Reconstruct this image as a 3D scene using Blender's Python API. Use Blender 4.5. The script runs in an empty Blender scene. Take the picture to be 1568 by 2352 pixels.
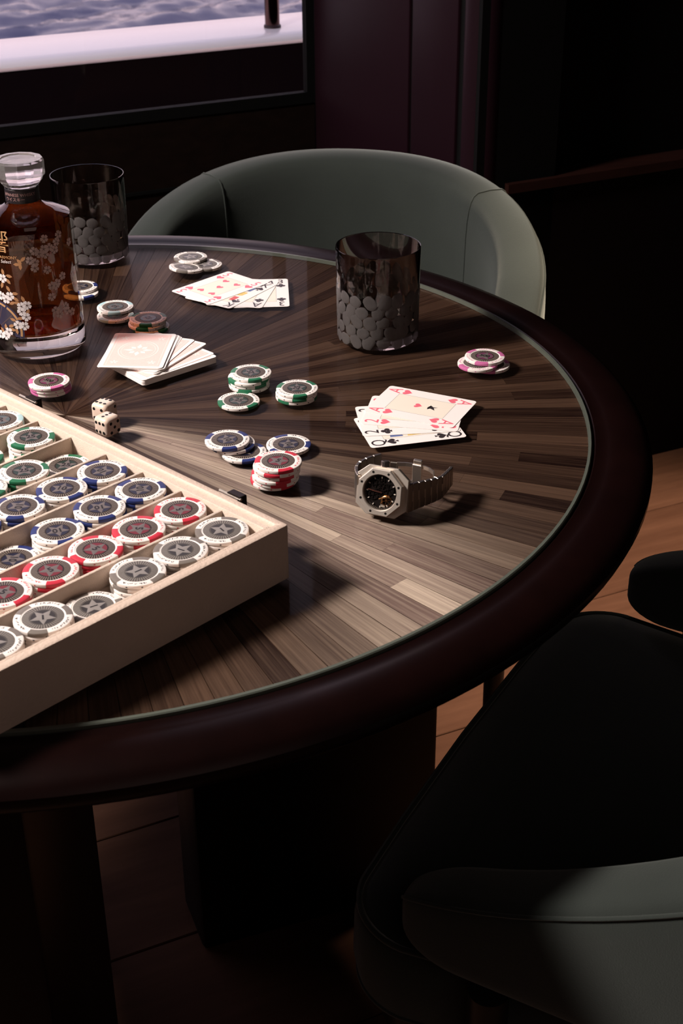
import bpy, bmesh, math, random
from mathutils import Vector, Matrix, noise
PI = math.pi
R_ = math.radians
random.seed(7)
SC = bpy.context.scene
COL = SC.collection
TZ = 0.74                                   # height of the table's glass surface

# ------------------------------------------------------------------ camera
def make_camera():
    pitch, roll = 0.5066, -0.007
    fw = Vector((0, math.cos(pitch), -math.sin(pitch)))
    r = Vector((1, 0, 0)); u = r.cross(fw)
    r2 = math.cos(roll) * r + math.sin(roll) * u
    u2 = -math.sin(roll) * r + math.cos(roll) * u
    cd = bpy.data.cameras.new('camera'); co = bpy.data.objects.new('camera', cd); COL.objects.link(co)
    m = Matrix((r2, u2, -fw)).transposed().to_4x4(); m.translation = Vector((0.25488, -1.197888, 1.295648))
    co.matrix_world = m
    cd.sensor_fit = 'VERTICAL'; cd.sensor_height = 36.0; cd.sensor_width = 24.0
    cd.lens = 3272.3 / 2352 * 36.0
    cd.clip_start = 0.02; cd.clip_end = 400
    cd.dof.use_dof = True; cd.dof.focus_distance = 1.33; cd.dof.aperture_fstop = 20
    SC.camera = co
make_camera()

# ------------------------------------------------------------------ world (dusk sky over the sea)
def make_world():
    w = bpy.data.worlds.new('dusk_sky'); SC.world = w; w.use_nodes = True
    nt = w.node_tree; nt.nodes.clear()
    out = nt.nodes.new('ShaderNodeOutputWorld'); bg = nt.nodes.new('ShaderNodeBackground')
    tc = nt.nodes.new('ShaderNodeTexCoord'); sep = nt.nodes.new('ShaderNodeSeparateXYZ'); cr = nt.nodes.new('ShaderNodeValToRGB')
    nt.links.new(tc.outputs['Generated'], sep.inputs[0]); nt.links.new(sep.outputs['Z'], cr.inputs[0])
    e = cr.color_ramp.elements
    e[0].position = 0.0; e[0].color = (0.95, 0.70, 0.72, 1)
    e[1].position = 0.75; e[1].color = (0.36, 0.36, 0.52, 1)
    m = e.new(0.25); m.color = (0.78, 0.64, 0.72, 1)
    nt.links.new(cr.outputs[0], bg.inputs['Color']); bg.inputs['Strength'].default_value = 1.6
    nt.links.new(bg.outputs[0], out.inputs['Surface'])
make_world()

# ------------------------------------------------------------------ large lights
def area(name, loc, target, size, energy, color, size_y=None):
    ld = bpy.data.lights.new(name, 'AREA'); ld.energy = energy; ld.color = color; ld.size = size
    if size_y: ld.shape = 'RECTANGLE'; ld.size_y = size_y
    o = bpy.data.objects.new(name, ld); COL.objects.link(o); o.location = loc
    o.rotation_euler = (Vector(target) - Vector(loc)).to_track_quat('-Z', 'Y').to_euler()
    return o
DV = Vector((0.904, 0.427, 0)).normalized()   # direction along the window wall
NV = Vector((0.427, -0.904, 0)).normalized()  # from the window wall into the room
def sn(s, n, z): return DV * s + NV * n + Vector((0, 0, z))
area('ceiling_lamp_light', (-1.36, -0.26, 2.20), (0.15, 0.0, TZ), 0.38, 96, (1.0, 0.90, 0.84))
area('window_daylight', sn(-0.55, -1.62, 1.45), (0.2, -0.1, TZ), 1.7, 1.2, (0.93, 0.84, 0.98), 1.1)

area('room_fill_light', (0.9, -2.1, 2.1), (0.4, -0.3, 0.6), 1.4, 4.2, (1.0, 0.74, 0.66))  # added soft fill behind the camera to lift shaded sides; no actual lamp
def downlight(loc, target, energy, cone, color):
    ld = bpy.data.lights.new('ceiling_downlight', 'SPOT'); ld.energy = energy; ld.color = color; ld.spot_size = R_(cone); ld.spot_blend = 0.7; ld.shadow_soft_size = 0.05
    o = bpy.data.objects.new('ceiling_downlight', ld); COL.objects.link(o); o.location = loc
    o.rotation_euler = (Vector(target) - Vector(loc)).to_track_quat('-Z', 'Y').to_euler()
downlight((1.05, 0.66, 2.36), (0.92, 0.58, 0), 640, 40, (1.0, 0.80, 0.62))
vs = SC.view_settings
vs.view_transform = 'Standard'; vs.look = 'None'; vs.exposure = 0.0; vs.gamma = 1.0; vs.use_curve_mapping = False
SC.cycles.use_denoising = True
SC.cycles.max_bounces = 14; SC.cycles.transmission_bounces = 14; SC.cycles.transparent_max_bounces = 24
SC.cycles.sample_clamp_indirect = 6.0

# ------------------------------------------------------------------ materials
MATS = {}
def mat(name, color=(0.8, 0.8, 0.8), rough=0.5, metal=0.0, spec=0.5, coat=0.0, coat_rough=0.05, trans=0.0, ior=1.45,
        sheen=0.0, sheen_tint=None, noise_amt=0.0, noise_scale=40.0, bump=0.0, bump_scale=300.0, alpha=1.0, sss=0.0):
    if name in MATS: return MATS[name]
    m = bpy.data.materials.new(name); m.use_nodes = True
    nt = m.node_tree; b = nt.nodes['Principled BSDF']
    b.inputs['Base Color'].default_value = (*color, 1); b.inputs['Roughness'].default_value = rough
    b.inputs['Metallic'].default_value = metal; b.inputs['Specular IOR Level'].default_value = spec
    b.inputs['Coat Weight'].default_value = coat; b.inputs['Coat Roughness'].default_value = coat_rough
    b.inputs['Transmission Weight'].default_value = trans; b.inputs['IOR'].default_value = ior
    b.inputs['Sheen Weight'].default_value = sheen
    if sheen_tint: b.inputs['Sheen Tint'].default_value = (*sheen_tint, 1)
    if sss:
        b.inputs['Subsurface Weight'].default_value = sss; b.inputs['Subsurface Radius'].default_value = (0.004, 0.002, 0.001)
        b.inputs['Subsurface Scale'].default_value = 1.0
    if noise_amt or bump:
        tc = nt.nodes.new('ShaderNodeTexCoord')
    if noise_amt:
        n = nt.nodes.new('ShaderNodeTexNoise'); n.inputs['Scale'].default_value = noise_scale; n.inputs['Detail'].default_value = 5
        nt.links.new(tc.outputs['Object'], n.inputs['Vector'])
        mx = nt.nodes.new('ShaderNodeMix'); mx.data_type = 'RGBA'
        mx.inputs['A'].default_value = (*[c * (1 - noise_amt) for c in color], 1)
        mx.inputs['B'].default_value = (*[min(1, c * (1 + noise_amt)) for c in color], 1)
        nt.links.new(n.outputs['Fac'], mx.inputs['Factor']); nt.links.new(mx.outputs['Result'], b.inputs['Base Color'])
    if bump:
        n2 = nt.nodes.new('ShaderNodeTexNoise'); n2.inputs['Scale'].default_value = bump_scale; n2.inputs['Detail'].default_value = 4
        nt.links.new(tc.outputs['Object'], n2.inputs['Vector'])
        bp = nt.nodes.new('ShaderNodeBump'); bp.inputs['Strength'].default_value = bump; bp.inputs['Distance'].default_value = 0.001
        nt.links.new(n2.outputs['Fac'], bp.inputs['Height']); nt.links.new(bp.outputs['Normal'], b.inputs['Normal'])
    MATS[name] = m
    return m

def wood_mat(name, dark, light, rough, gx, gy, coat=0.0, spec=0.5, rnd=True, bump=0.12, aniso=0.0):
    """grain runs along object X; each piece takes its own tone from Object Info random"""
    if name in MATS: return MATS[name]
    m = bpy.data.materials.new(name); m.use_nodes = True; nt = m.node_tree; b = nt.nodes['Principled BSDF']; L = nt.links.new
    tc = nt.nodes.new('ShaderNodeTexCoord'); oi = nt.nodes.new('ShaderNodeObjectInfo')
    mp = nt.nodes.new('ShaderNodeMapping'); mp.inputs['Scale'].default_value = (gx, gy, gy)
    L(tc.outputs['Object'], mp.inputs['Vector'])
    ad = nt.nodes.new('ShaderNodeVectorMath'); ad.operation = 'ADD'
    mu = nt.nodes.new('ShaderNodeMath'); mu.operation = 'MULTIPLY'; mu.inputs[1].default_value = 531.0
    L(oi.outputs['Random'], mu.inputs[0]); L(mp.outputs[0], ad.inputs[0]); L(mu.outputs[0], ad.inputs[1])
    n = nt.nodes.new('ShaderNodeTexNoise'); n.inputs['Scale'].default_value = 1.0; n.inputs['Detail'].default_value = 7; n.inputs['Roughness'].default_value = 0.65
    L(ad.outputs[0], n.inputs['Vector'])
    fac = nt.nodes.new('ShaderNodeMath'); fac.operation = 'MULTIPLY_ADD'; fac.inputs[1].default_value = 0.40; fac.inputs[2].default_value = -0.20
    L(oi.outputs['Random'], fac.inputs[0])
    sm = nt.nodes.new('ShaderNodeMath'); sm.operation = 'ADD'; L(n.outputs['Fac'], sm.inputs[0])
    if rnd: L(fac.outputs[0], sm.inputs[1])
    else: sm.inputs[1].default_value = 0
    cr = nt.nodes.new('ShaderNodeValToRGB'); e = cr.color_ramp.elements
    e[0].position = 0.22; e[0].color = (*dark, 1); e[1].position = 0.86; e[1].color = (*light, 1)
    mid = e.new(0.52); mid.color = (*[(a * 0.6 + c * 0.4) for a, c in zip(dark, light)], 1)
    L(sm.outputs[0], cr.inputs[0]); L(cr.outputs[0], b.inputs['Base Color'])
    b.inputs['Roughness'].default_value = rough; b.inputs['Coat Weight'].default_value = coat; b.inputs['Specular IOR Level'].default_value = spec
    if bump:
        bp = nt.nodes.new('ShaderNodeBump'); bp.inputs['Strength'].default_value = bump; bp.inputs['Distance'].default_value = 0.0006
        L(n.outputs['Fac'], bp.inputs['Height']); L(bp.outputs['Normal'], b.inputs['Normal'])
    if aniso:                                # veneer fibres: the sheen spreads across the grain
        tg = nt.nodes.new('ShaderNodeVectorTransform'); tg.vector_type = 'VECTOR'; tg.convert_from = 'OBJECT'; tg.convert_to = 'WORLD'; tg.inputs[0].default_value = (0, 1, 0); L(tg.outputs[0], b.inputs['Tangent'])
        b.inputs['Anisotropic'].default_value = aniso; b.inputs['IOR'].default_value = 1.75
        c2 = nt.nodes.new('ShaderNodeValToRGB'); L(sm.outputs[0], c2.inputs[0]); e2 = c2.color_ramp.elements
        e2[0].position = 0.22; e2[0].color = (0.34, 0.22, 0.19, 1); e2[1].position = 0.80; e2[1].color = (1.0, 0.83, 0.68, 1)
        L(c2.outputs[0], b.inputs['Specular Tint'])
    MATS[name] = m
    return m

def pane_mat(name, tint, gloss=1.0):
    """clear sheet glass: see-through, mirror reflection by Fresnel"""
    m = bpy.data.materials.new(name); m.use_nodes = True; nt = m.node_tree; nt.nodes.clear(); L = nt.links.new
    out = nt.nodes.new('ShaderNodeOutputMaterial'); mx = nt.nodes.new('ShaderNodeMixShader')
    tr = nt.nodes.new('ShaderNodeBsdfTransparent'); gl = nt.nodes.new('ShaderNodeBsdfGlossy'); fr = nt.nodes.new('ShaderNodeFresnel')
    tr.inputs['Color'].default_value = (*tint, 1); gl.inputs['Roughness'].default_value = 0.02; gl.inputs['Color'].default_value = (gloss,) * 3 + (1,)
    fr.inputs['IOR'].default_value = 1.45
    ge = nt.nodes.new('ShaderNodeNewGeometry'); sb = nt.nodes.new('ShaderNodeMath'); sb.operation = 'SUBTRACT'; sb.inputs[0].default_value = 1.0
    L(ge.outputs['Backfacing'], sb.inputs[1]); ml = nt.nodes.new('ShaderNodeMath'); ml.operation = 'MULTIPLY'; L(fr.outputs[0], ml.inputs[0]); L(sb.outputs[0], ml.inputs[1])
    L(ml.outputs[0], mx.inputs[0]); L(tr.outputs[0], mx.inputs[1]); L(gl.outputs[0], mx.inputs[2]); L(mx.outputs[0], out.inputs['Surface'])
    MATS[name] = m
    return m

# ------------------------------------------------------------------ mesh helpers
class MB:
    def __init__(s): s.v = []; s.f = []
    def add(s, vs_, fs_, M=None):
        o = len(s.v)
        s.v += [tuple(M @ Vector(p)) if M is not None else tuple(p) for p in vs_]
        s.f += [tuple(i + o for i in f) for f in fs_]
        return s
    def box(s, x0, x1, y0, y1, z0, z1, M=None):
        v = [(x, y, z) for z in (z0, z1) for y in (y0, y1) for x in (x0, x1)]
        return s.add(v, [(0, 2, 3, 1), (4, 5, 7, 6), (0, 1, 5, 4), (2, 6, 7, 3), (0, 4, 6, 2), (1, 3, 7, 5)], M)
    def loops(s, rings, closed=True, cap0=True, cap1=True, M=None):
        n = len(rings[0]); v = [p for r in rings for p in r]; f = []
        for i in range(len(rings) - 1):
            for j in range(n if closed else n - 1):
                k = (j + 1) % n
                f.append((i * n + j, i * n + k, (i + 1) * n + k, (i + 1) * n + j))
        if cap0: f.append(tuple(reversed(range(n))))
        if cap1: f.append(tuple((len(rings) - 1) * n + j for j in range(n)))
        return s.add(v, f, M)
    def lathe(s, prof, seg=48, M=None, a0=0.0, a1=None):
        """prof: (r, z) from bottom axis outward; full turn. points with r=0 are kept as poles"""
        v = []; f = []; idx = []
        for r, z in prof:
            if r < 1e-7: idx.append([len(v)] * seg); v.append((0, 0, z))
            else:
                idx.append(list(range(len(v), len(v) + seg)))
                v += [(r * math.cos(a0 + 2 * PI * k / seg), r * math.sin(a0 + 2 * PI * k / seg), z) for k in range(seg)]
        for a, b in zip(idx, idx[1:]):
            for k in range(seg):
                q = [a[k], a[(k + 1) % seg], b[(k + 1) % seg], b[k]]
                u = []
                for i in q:
                    if i not in u: u.append(i)
                if len(u) > 2: f.append(tuple(u))
        return s.add(v, f, M)
    def tube(s, pts, rad, seg=8, closed=False, M=None):
        pts = [Vector(p) for p in pts]; n = len(pts); rings = []
        rads = rad if isinstance(rad, (list, tuple)) else [rad] * n
        up = Vector((0, 0, 1)); prev = None
        for i, p in enumerate(pts):
            if closed: t = (pts[(i + 1) % n] - pts[i - 1])
            else: t = pts[min(i + 1, n - 1)] - pts[max(i - 1, 0)]
            t.normalize()
            a = prev if prev is not None else (up if abs(t.z) < 0.9 else Vector((1, 0, 0)))
            a = (a - t * a.dot(t)); a.normalize(); b = t.cross(a); prev = a
            rings.append([p + (a * math.cos(2 * PI * k / seg) + b * math.sin(2 * PI * k / seg)) * rads[i] for k in range(seg)])
        if closed: rings.append(rings[0]); return s.loops(rings, True, False, False, M)
        return s.loops(rings, True, True, True, M)
    def mesh(s, name, material, smooth=None):
        me = bpy.data.meshes.new(name); me.from_pydata(s.v, [], s.f); me.validate(); me.update()
        bm = bmesh.new(); bm.from_mesh(me); bmesh.ops.recalc_face_normals(bm, faces=bm.faces); bm.to_mesh(me); bm.free()
        if material: me.materials.append(material)
        if smooth:
            me.polygons.foreach_set('use_smooth', [True] * len(me.polygons)); me.set_sharp_from_angle(angle=R_(smooth))
        return me
    def build(s, name, material, parent=None, smooth=None, M=None): return put(name, s.mesh(name, material, smooth), parent, M)

def put(name, me, parent=None, M=None):
    o = bpy.data.objects.new(name, me); COL.objects.link(o)
    if parent is not None: o.parent = parent
    if M is not None: o.matrix_local = M
    return o
def empty(name, M=None, parent=None):
    o = bpy.data.objects.new(name, None); COL.objects.link(o); o.empty_display_size = 0.02
    if parent is not None: o.parent = parent
    if M is not None: o.matrix_local = M
    return o
def tag(o, label=None, cat=None, group=None, kind=None):
    if label: o['label'] = label
    if cat: o['category'] = cat
    if group: o['group'] = group
    if kind: o['kind'] = kind
    return o
def TR(x, y, z, rz=0.0): return Matrix.Translation((x, y, z)) @ Matrix.Rotation(rz, 4, 'Z')
def bevel_box(sx, sy, sz, bev, seg=2):
    bm = bmesh.new(); bmesh.ops.create_cube(bm, size=1.0)
    bmesh.ops.scale(bm, vec=(sx, sy, sz), verts=bm.verts)
    bmesh.ops.bevel(bm, geom=list(bm.edges), offset=bev, segments=seg, profile=0.5, affect='EDGES')
    v = [tuple(x.co) for x in bm.verts]; bm.verts.index_update(); f = [tuple(x.index for x in p.verts) for p in bm.faces]; bm.free()
    return v, f
def rrect(x0, y0, x1, y1, r, z, n=4):
    p = []
    for cx, cy, a in ((x1 - r, y1 - r, 0), (x0 + r, y1 - r, 90), (x0 + r, y0 + r, 180), (x1 - r, y0 + r, 270)):
        for k in range(n + 1):
            t = R_(a + 90 * k / n); p.append((cx + r * math.cos(t), cy + r * math.sin(t), z))
    return p
def text_geo(body, size, bold=0.0, shear=0.0, spacing=1.0):
    cu = bpy.data.curves.new('txt', 'FONT'); cu.body = body; cu.size = size; cu.align_x = 'CENTER'; cu.align_y = 'CENTER'
    cu.offset = bold; cu.shear = shear; cu.space_character = spacing; cu.resolution_u = 3
    o = bpy.data.objects.new('txt', cu); COL.objects.link(o)
    dg = bpy.context.evaluated_depsgraph_get(); me = bpy.data.meshes.new_from_object(o.evaluated_get(dg))
    v = [tuple(x.co) for x in me.vertices]; f = [tuple(p.vertices) for p in me.polygons]
    bpy.data.objects.remove(o); bpy.data.curves.remove(cu); bpy.data.meshes.remove(me)
    return v, f
def ss(a, b, x):
    t = max(0.0, min(1.0, (x - a) / (b - a))); return t * t * (3 - 2 * t)

# ------------------------------------------------------------------ common materials
M_PLUM = mat('plum_lacquer', (0.0085, 0.0026, 0.0046), 0.45, spec=0.10, noise_amt=0.15, noise_scale=3)
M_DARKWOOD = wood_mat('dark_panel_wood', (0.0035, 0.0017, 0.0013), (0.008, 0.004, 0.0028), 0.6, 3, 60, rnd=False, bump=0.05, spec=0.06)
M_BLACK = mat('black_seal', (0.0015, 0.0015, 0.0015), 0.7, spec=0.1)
M_WHITEHULL = mat('white_gelcoat', (0.80, 0.76, 0.78), 0.25, coat=0.4, noise_amt=0.03, noise_scale=2)
M_VELVET = mat('green_velvet', (0.018, 0.0225, 0.0195), 0.85, spec=0.2, sheen=0.26, sheen_tint=(0.78, 0.82, 0.76), noise_amt=0.22, noise_scale=14, bump=0.25, bump_scale=900)
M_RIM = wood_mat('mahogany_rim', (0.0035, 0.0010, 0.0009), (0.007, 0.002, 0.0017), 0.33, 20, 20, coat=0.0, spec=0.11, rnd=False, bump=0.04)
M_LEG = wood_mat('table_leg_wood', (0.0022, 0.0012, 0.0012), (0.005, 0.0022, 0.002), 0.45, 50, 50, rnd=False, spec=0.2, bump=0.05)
M_FLOOR = wood_mat('floor_wood', (0.050, 0.0215, 0.0120), (0.095, 0.0445, 0.0260), 0.7, 5, 40, bump=0.06, spec=0.06)
M_VENEER = wood_mat('sunburst_veneer', (0.0085, 0.0036, 0.0030), (0.095, 0.050, 0.032), 0.55, 9, 420, spec=1.0, bump=0.05, aniso=0.95)
M_STEEL = mat('brushed_steel', (0.74, 0.66, 0.58), 0.50, metal=1.0, bump=0.06, bump_scale=1500)
M_STEELP = mat('polished_steel', (0.80, 0.72, 0.64), 0.36, metal=1.0, noise_amt=0.03)
M_GOLD = mat('rose_gold', (0.90, 0.52, 0.25), 0.22, metal=1.0, noise_amt=0.05)

# ================================================================== THE SETTING
def struct(name, mb, m, parent=None, smooth=None):
    o = mb.build(name, m, parent, smooth)
    if parent is None: o['kind'] = 'structure'
    return o
# room frame: matrix whose X runs along the window wall, Y away from the room, Z up
RF = Matrix((( DV.x, -NV.x, 0, 0), (DV.y, -NV.y, 0, 0), (0, 0, 1, 0), (0, 0, 0, 1)))
S0, S1, N1, ZC = -2.7, 3.3, -2.9, 2.4        # room: s from S0 to S1, y from N1 (behind camera) to window wall at 1.5
mb = MB(); mb.box(S0, S1, N1, 1.62, -0.06, -0.012, RF); fl = struct('floor', mb, mat('subfloor', (0.05, 0.025, 0.015), 0.7, noise_amt=0.1))
pw = 0.21
plank = MB(); v, f = bevel_box(S1 - S0, pw - 0.002, 0.012, 0.0012, 1); plank.add(v, f); pme = plank.mesh('plank', M_FLOOR)
k = 0; y = N1 + pw / 2
while y < 1.5:
    put('plank', pme, fl, RF @ Matrix.Translation(((S0 + S1) / 2, y, -0.006))); y += pw
mb = MB(); mb.box(S0, S1, N1, 1.62, ZC, ZC + 0.06, RF); struct('ceiling', mb, mat('ceiling_paint', (0.045, 0.032, 0.032), 0.8, noise_amt=0.05))
# window wall with its opening
WS0, WS1, WZ0, WZ1 = -2.35, 0.918, 0.638, 2.10
mb = MB()
mb.box(S0, 0.936, 1.5, 1.536, 0, 0.616, RF); mb.box(S0, 0.936, 1.5, 1.536, WZ1 + 0.02, ZC, RF)
mb.box(S0, WS0 - 0.02, 1.5, 1.536, 0.616, WZ1 + 0.02, RF)
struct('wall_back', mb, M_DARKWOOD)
win = MB()
win.box(WS0 - 0.02, 0.936, 1.496, 1.514, 0.616, WZ0, RF); win.box(WS0 - 0.02, 0.936, 1.496, 1.514, WZ1, WZ1 + 0.02, RF)
win.box(WS0 - 0.02, WS0, 1.496, 1.514, WZ0, WZ1, RF); win.box(WS1, 0.936, 1.496, 1.514, WZ0, WZ1, RF)
w1 = struct('window_1', win, M_BLACK)
p = MB(); p.box(WS0, WS1, 1.500, 1.506, WZ0, WZ1, RF); p.build('pane', pane_mat('window_glass', (0.97, 0.96, 0.97)), w1)
mb = MB(); mb.box(S0, 0.936, 1.494, 1.5, 0.474, 0.480, RF); struct('trim_1', mb, M_BLACK)
# pier wall beside the window: two lacquered panels with a dark joint
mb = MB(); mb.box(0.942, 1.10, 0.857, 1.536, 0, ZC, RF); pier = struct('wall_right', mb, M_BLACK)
for y0, y1 in ((0.925, 1.084), (1.0955, 1.498)):
    q = MB(); vv, ff = bevel_box(0.012, y1 - y0, ZC - 0.01, 0.003, 2); q.add(vv, ff, RF @ Matrix.Translation((0.942, (y0 + y1) / 2, ZC / 2))); q.build('panel', M_PLUM, pier, 30)
q = MB(); q.lathe([(0, 0), (0.034, 0), (0.034, ZC), (0, ZC)], 24, RF @ Matrix.Translation((0.968, 0.889, 0))); q.build('corner_post', M_PLUM, pier, 30)
# dark built-in cabinet front beyond the pier, with a wooden ledge
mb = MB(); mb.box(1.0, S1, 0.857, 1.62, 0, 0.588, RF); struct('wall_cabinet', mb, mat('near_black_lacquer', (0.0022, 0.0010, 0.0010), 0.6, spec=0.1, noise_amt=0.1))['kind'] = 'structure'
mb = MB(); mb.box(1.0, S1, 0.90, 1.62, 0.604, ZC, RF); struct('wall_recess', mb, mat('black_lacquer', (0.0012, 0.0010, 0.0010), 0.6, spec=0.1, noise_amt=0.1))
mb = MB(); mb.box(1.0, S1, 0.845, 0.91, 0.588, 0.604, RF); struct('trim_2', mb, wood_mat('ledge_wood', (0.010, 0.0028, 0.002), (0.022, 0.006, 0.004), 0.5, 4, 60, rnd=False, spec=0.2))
# walls out of view
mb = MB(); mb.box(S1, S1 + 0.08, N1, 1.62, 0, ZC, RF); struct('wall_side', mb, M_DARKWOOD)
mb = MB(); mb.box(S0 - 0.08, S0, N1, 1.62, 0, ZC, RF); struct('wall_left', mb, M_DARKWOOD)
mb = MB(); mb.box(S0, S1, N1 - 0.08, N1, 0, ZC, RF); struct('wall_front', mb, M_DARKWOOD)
# outside: bulwark with rounded white cap, a stanchion on it, and the sea
bw = empty('ship_bulwark', Matrix.Identity(4)); tag(bw, 'ship bulwark with a broad glossy white cap outside the window', 'bulwark')
prof = [(2.112, 0.608), (2.104, 0.612), (2.101, 0.618), (2.106, 0.626), (2.118, 0.6315), (2.14, 0.6335), (2.36, 0.6335), (2.385, 0.628), (2.392, 0.615), (2.385, 0.608)]
mb = MB(); mb.loops([[tuple(RF @ Vector((s, y, z))) for y, z in prof] for s in (-4.5, 4.5)]); mb.build('cap', M_WHITEHULL, bw, 40)
mb = MB(); mb.box(-4.5, 4.5, 2.112, 2.385, -0.6, 0.608, RF); mb.build('side_wall', mat('dark_plum_paint', (0.0035, 0.0012, 0.0022), 0.7, spec=0.05, noise_amt=0.1), bw)
st = empty('railing_post', RF @ Matrix.Translation((1.141, 2.20, 0.6335)))
tag(st, 'dark polished post standing on the white bulwark cap outside the window', 'post')
q = MB(); q.lathe([(0, 0), (0.0185, 0), (0.0185, 0.9), (0, 0.9)], 24); q.build('tube', mat('dark_polished_metal', (0.10, 0.055, 0.05), 0.12, metal=1.0, noise_amt=0.05), st, 40)
q = MB(); q.lathe([(0, 0), (0.0215, 0), (0.0215, 0.005), (0.019, 0.007), (0, 0.007)], 24); q.build('base_flange', mat('dark_rubber', (0.02, 0.008, 0.01), 0.5, noise_amt=0.05), st, 40)
def sea():
    nx, ny = 300, 300; mbs = MB(); v = []
    for j in range(ny):
        y = 4.0 + 40 * (j / (ny - 1)) ** 1.4
        for i in range(nx):
            s = -8 + 24 * i / (nx - 1)
            c, sn_ = math.cos(0.35), math.sin(0.35); a = s * c + y * sn_; b = -s * sn_ + y * c
            h = noise.noise((a * 0.5, b * 1.6, 0)) * 0.13 + noise.noise((a * 1.4, b * 4.6, 3)) * 0.075 + noise.noise((a * 3.2, b * 9.0, 5)) * 0.03
            v.append(tuple(RF @ Vector((s, y, -2.6 + h))))
    f = [(j * nx + i, j * nx + i + 1, (j + 1) * nx + i + 1, (j + 1) * nx + i) for j in range(ny - 1) for i in range(nx - 1)]
    mbs.add(v, f)
    big = [tuple(RF @ Vector(p)) for p in ((-120, 2.6, -3.0), (120, 2.6, -3.0), (120, 300, -3.0), (-120, 300, -3.0))]
    mbs.add(big, [(0, 1, 2, 3)])
    m = mat('sea_water', (0.10, 0.10, 0.17), 0.16, spec=0.6, ior=1.33, bump=0.5, bump_scale=9)
    o = mbs.build('sea', m, None, 60); tag(o, 'rippled violet and pink sea seen through the window', 'sea', kind='stuff')
sea()

# ================================================================== THE TABLE
table = empty('round_card_table', TR(0, 0, 0))
tag(table, 'round card table with radiating wood inlay, glass top and dark mahogany rim', 'table')
q = MB(); q.lathe([(0.40, TZ - 0.034), (0.4825, TZ - 0.034), (0.4825, TZ - 0.0035), (0.4845, TZ - 0.0015), (0.490, TZ - 0.0022), (0.496, TZ - 0.0012), (0.502, TZ - 0.0002), (0.515, TZ - 0.0010),
                   (0.525, TZ - 0.0035), (0.531, TZ - 0.0070), (0.5345, TZ - 0.0115), (0.5345, TZ - 0.0165), (0.532, TZ - 0.0225), (0.526, TZ - 0.0285), (0.517, TZ - 0.033), (0.505, TZ - 0.034), (0.40, TZ - 0.034)], 160)
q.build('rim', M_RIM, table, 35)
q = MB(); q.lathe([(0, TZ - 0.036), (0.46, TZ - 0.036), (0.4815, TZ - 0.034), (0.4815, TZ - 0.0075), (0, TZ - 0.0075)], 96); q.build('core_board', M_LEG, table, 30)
HA = R_(1.25) - 0.0006
def strip_mesh(r0, r1):
    b = MB(); n = 3; top = []; z1, z0 = 0.0, -0.0025
    pts = [(r0 * math.cos(-HA), r0 * math.sin(-HA))] + [(r1 * math.cos(-HA + 2 * HA * k / n), r1 * math.sin(-HA + 2 * HA * k / n)) for k in range(n + 1)]
    if r0 > 1e-5: pts.append((r0 * math.cos(HA), r0 * math.sin(HA)))
    b.loops([[(x, y, z0) for x, y in pts], [(x, y, z1) for x, y in pts]])
    return b.mesh('veneer_strip', M_VENEER)
SPL = [0.12, 0.17, 0.22, 0.26, 0.30, 0.34, 0.38, 0.42]
inner = [strip_mesh(0.0, s - 0.0002) for s in SPL]; outer = [strip_mesh(s, 0.4795) for s in SPL]
rv = random.Random(3)
for k in range(144):
    i = rv.randrange(len(SPL)); M = TR(0, 0, TZ - 0.0048 + rv.uniform(-0.00006, 0.00006), 2 * PI * k / 144)
    put('veneer_strip', inner[i], table, M); put('veneer_strip', outer[i], table, M)
q = MB(); q.lathe([(0, TZ - 0.0042), (0.4782, TZ - 0.0042), (0.4782, TZ), (0, TZ)], 160)
q.build('glass_top', pane_mat('table_glass', (0.985, 0.985, 0.975), 0.12), table, 30)
q = MB(); q.lathe([(0.4782, TZ - 0.0042), (0.4812, TZ - 0.0042), (0.4815, TZ - 0.0008), (0.4806, TZ), (0.4782, TZ), (0.4782, TZ - 0.0042)], 160)
q.build('glass_edge', mat('green_glass_edge', (0.085, 0.095, 0.078), 0.25, spec=0.5, noise_amt=0.05), table, 30)
def slab(x0, y0, x1, y1, th):
    d = Vector((x1 - x0, y1 - y0, 0)); L_ = d.length; a = math.atan2(d.y, d.x)
    v, f = bevel_box(L_, th, TZ - 0.036, 0.006, 2); b = MB(); b.add(v, f)
    b.build('leg', M_LEG, table, 30, TR((x0 + x1) / 2, (y0 + y1) / 2, (TZ - 0.036) / 2, a))
slab(0.070, 0.090, 0.352, 0.195, 0.09); slab(-0.041, -0.085, -0.035, -0.355, 0.088); slab(-0.08, 0.03, -0.36, 0.06, 0.09)

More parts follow.
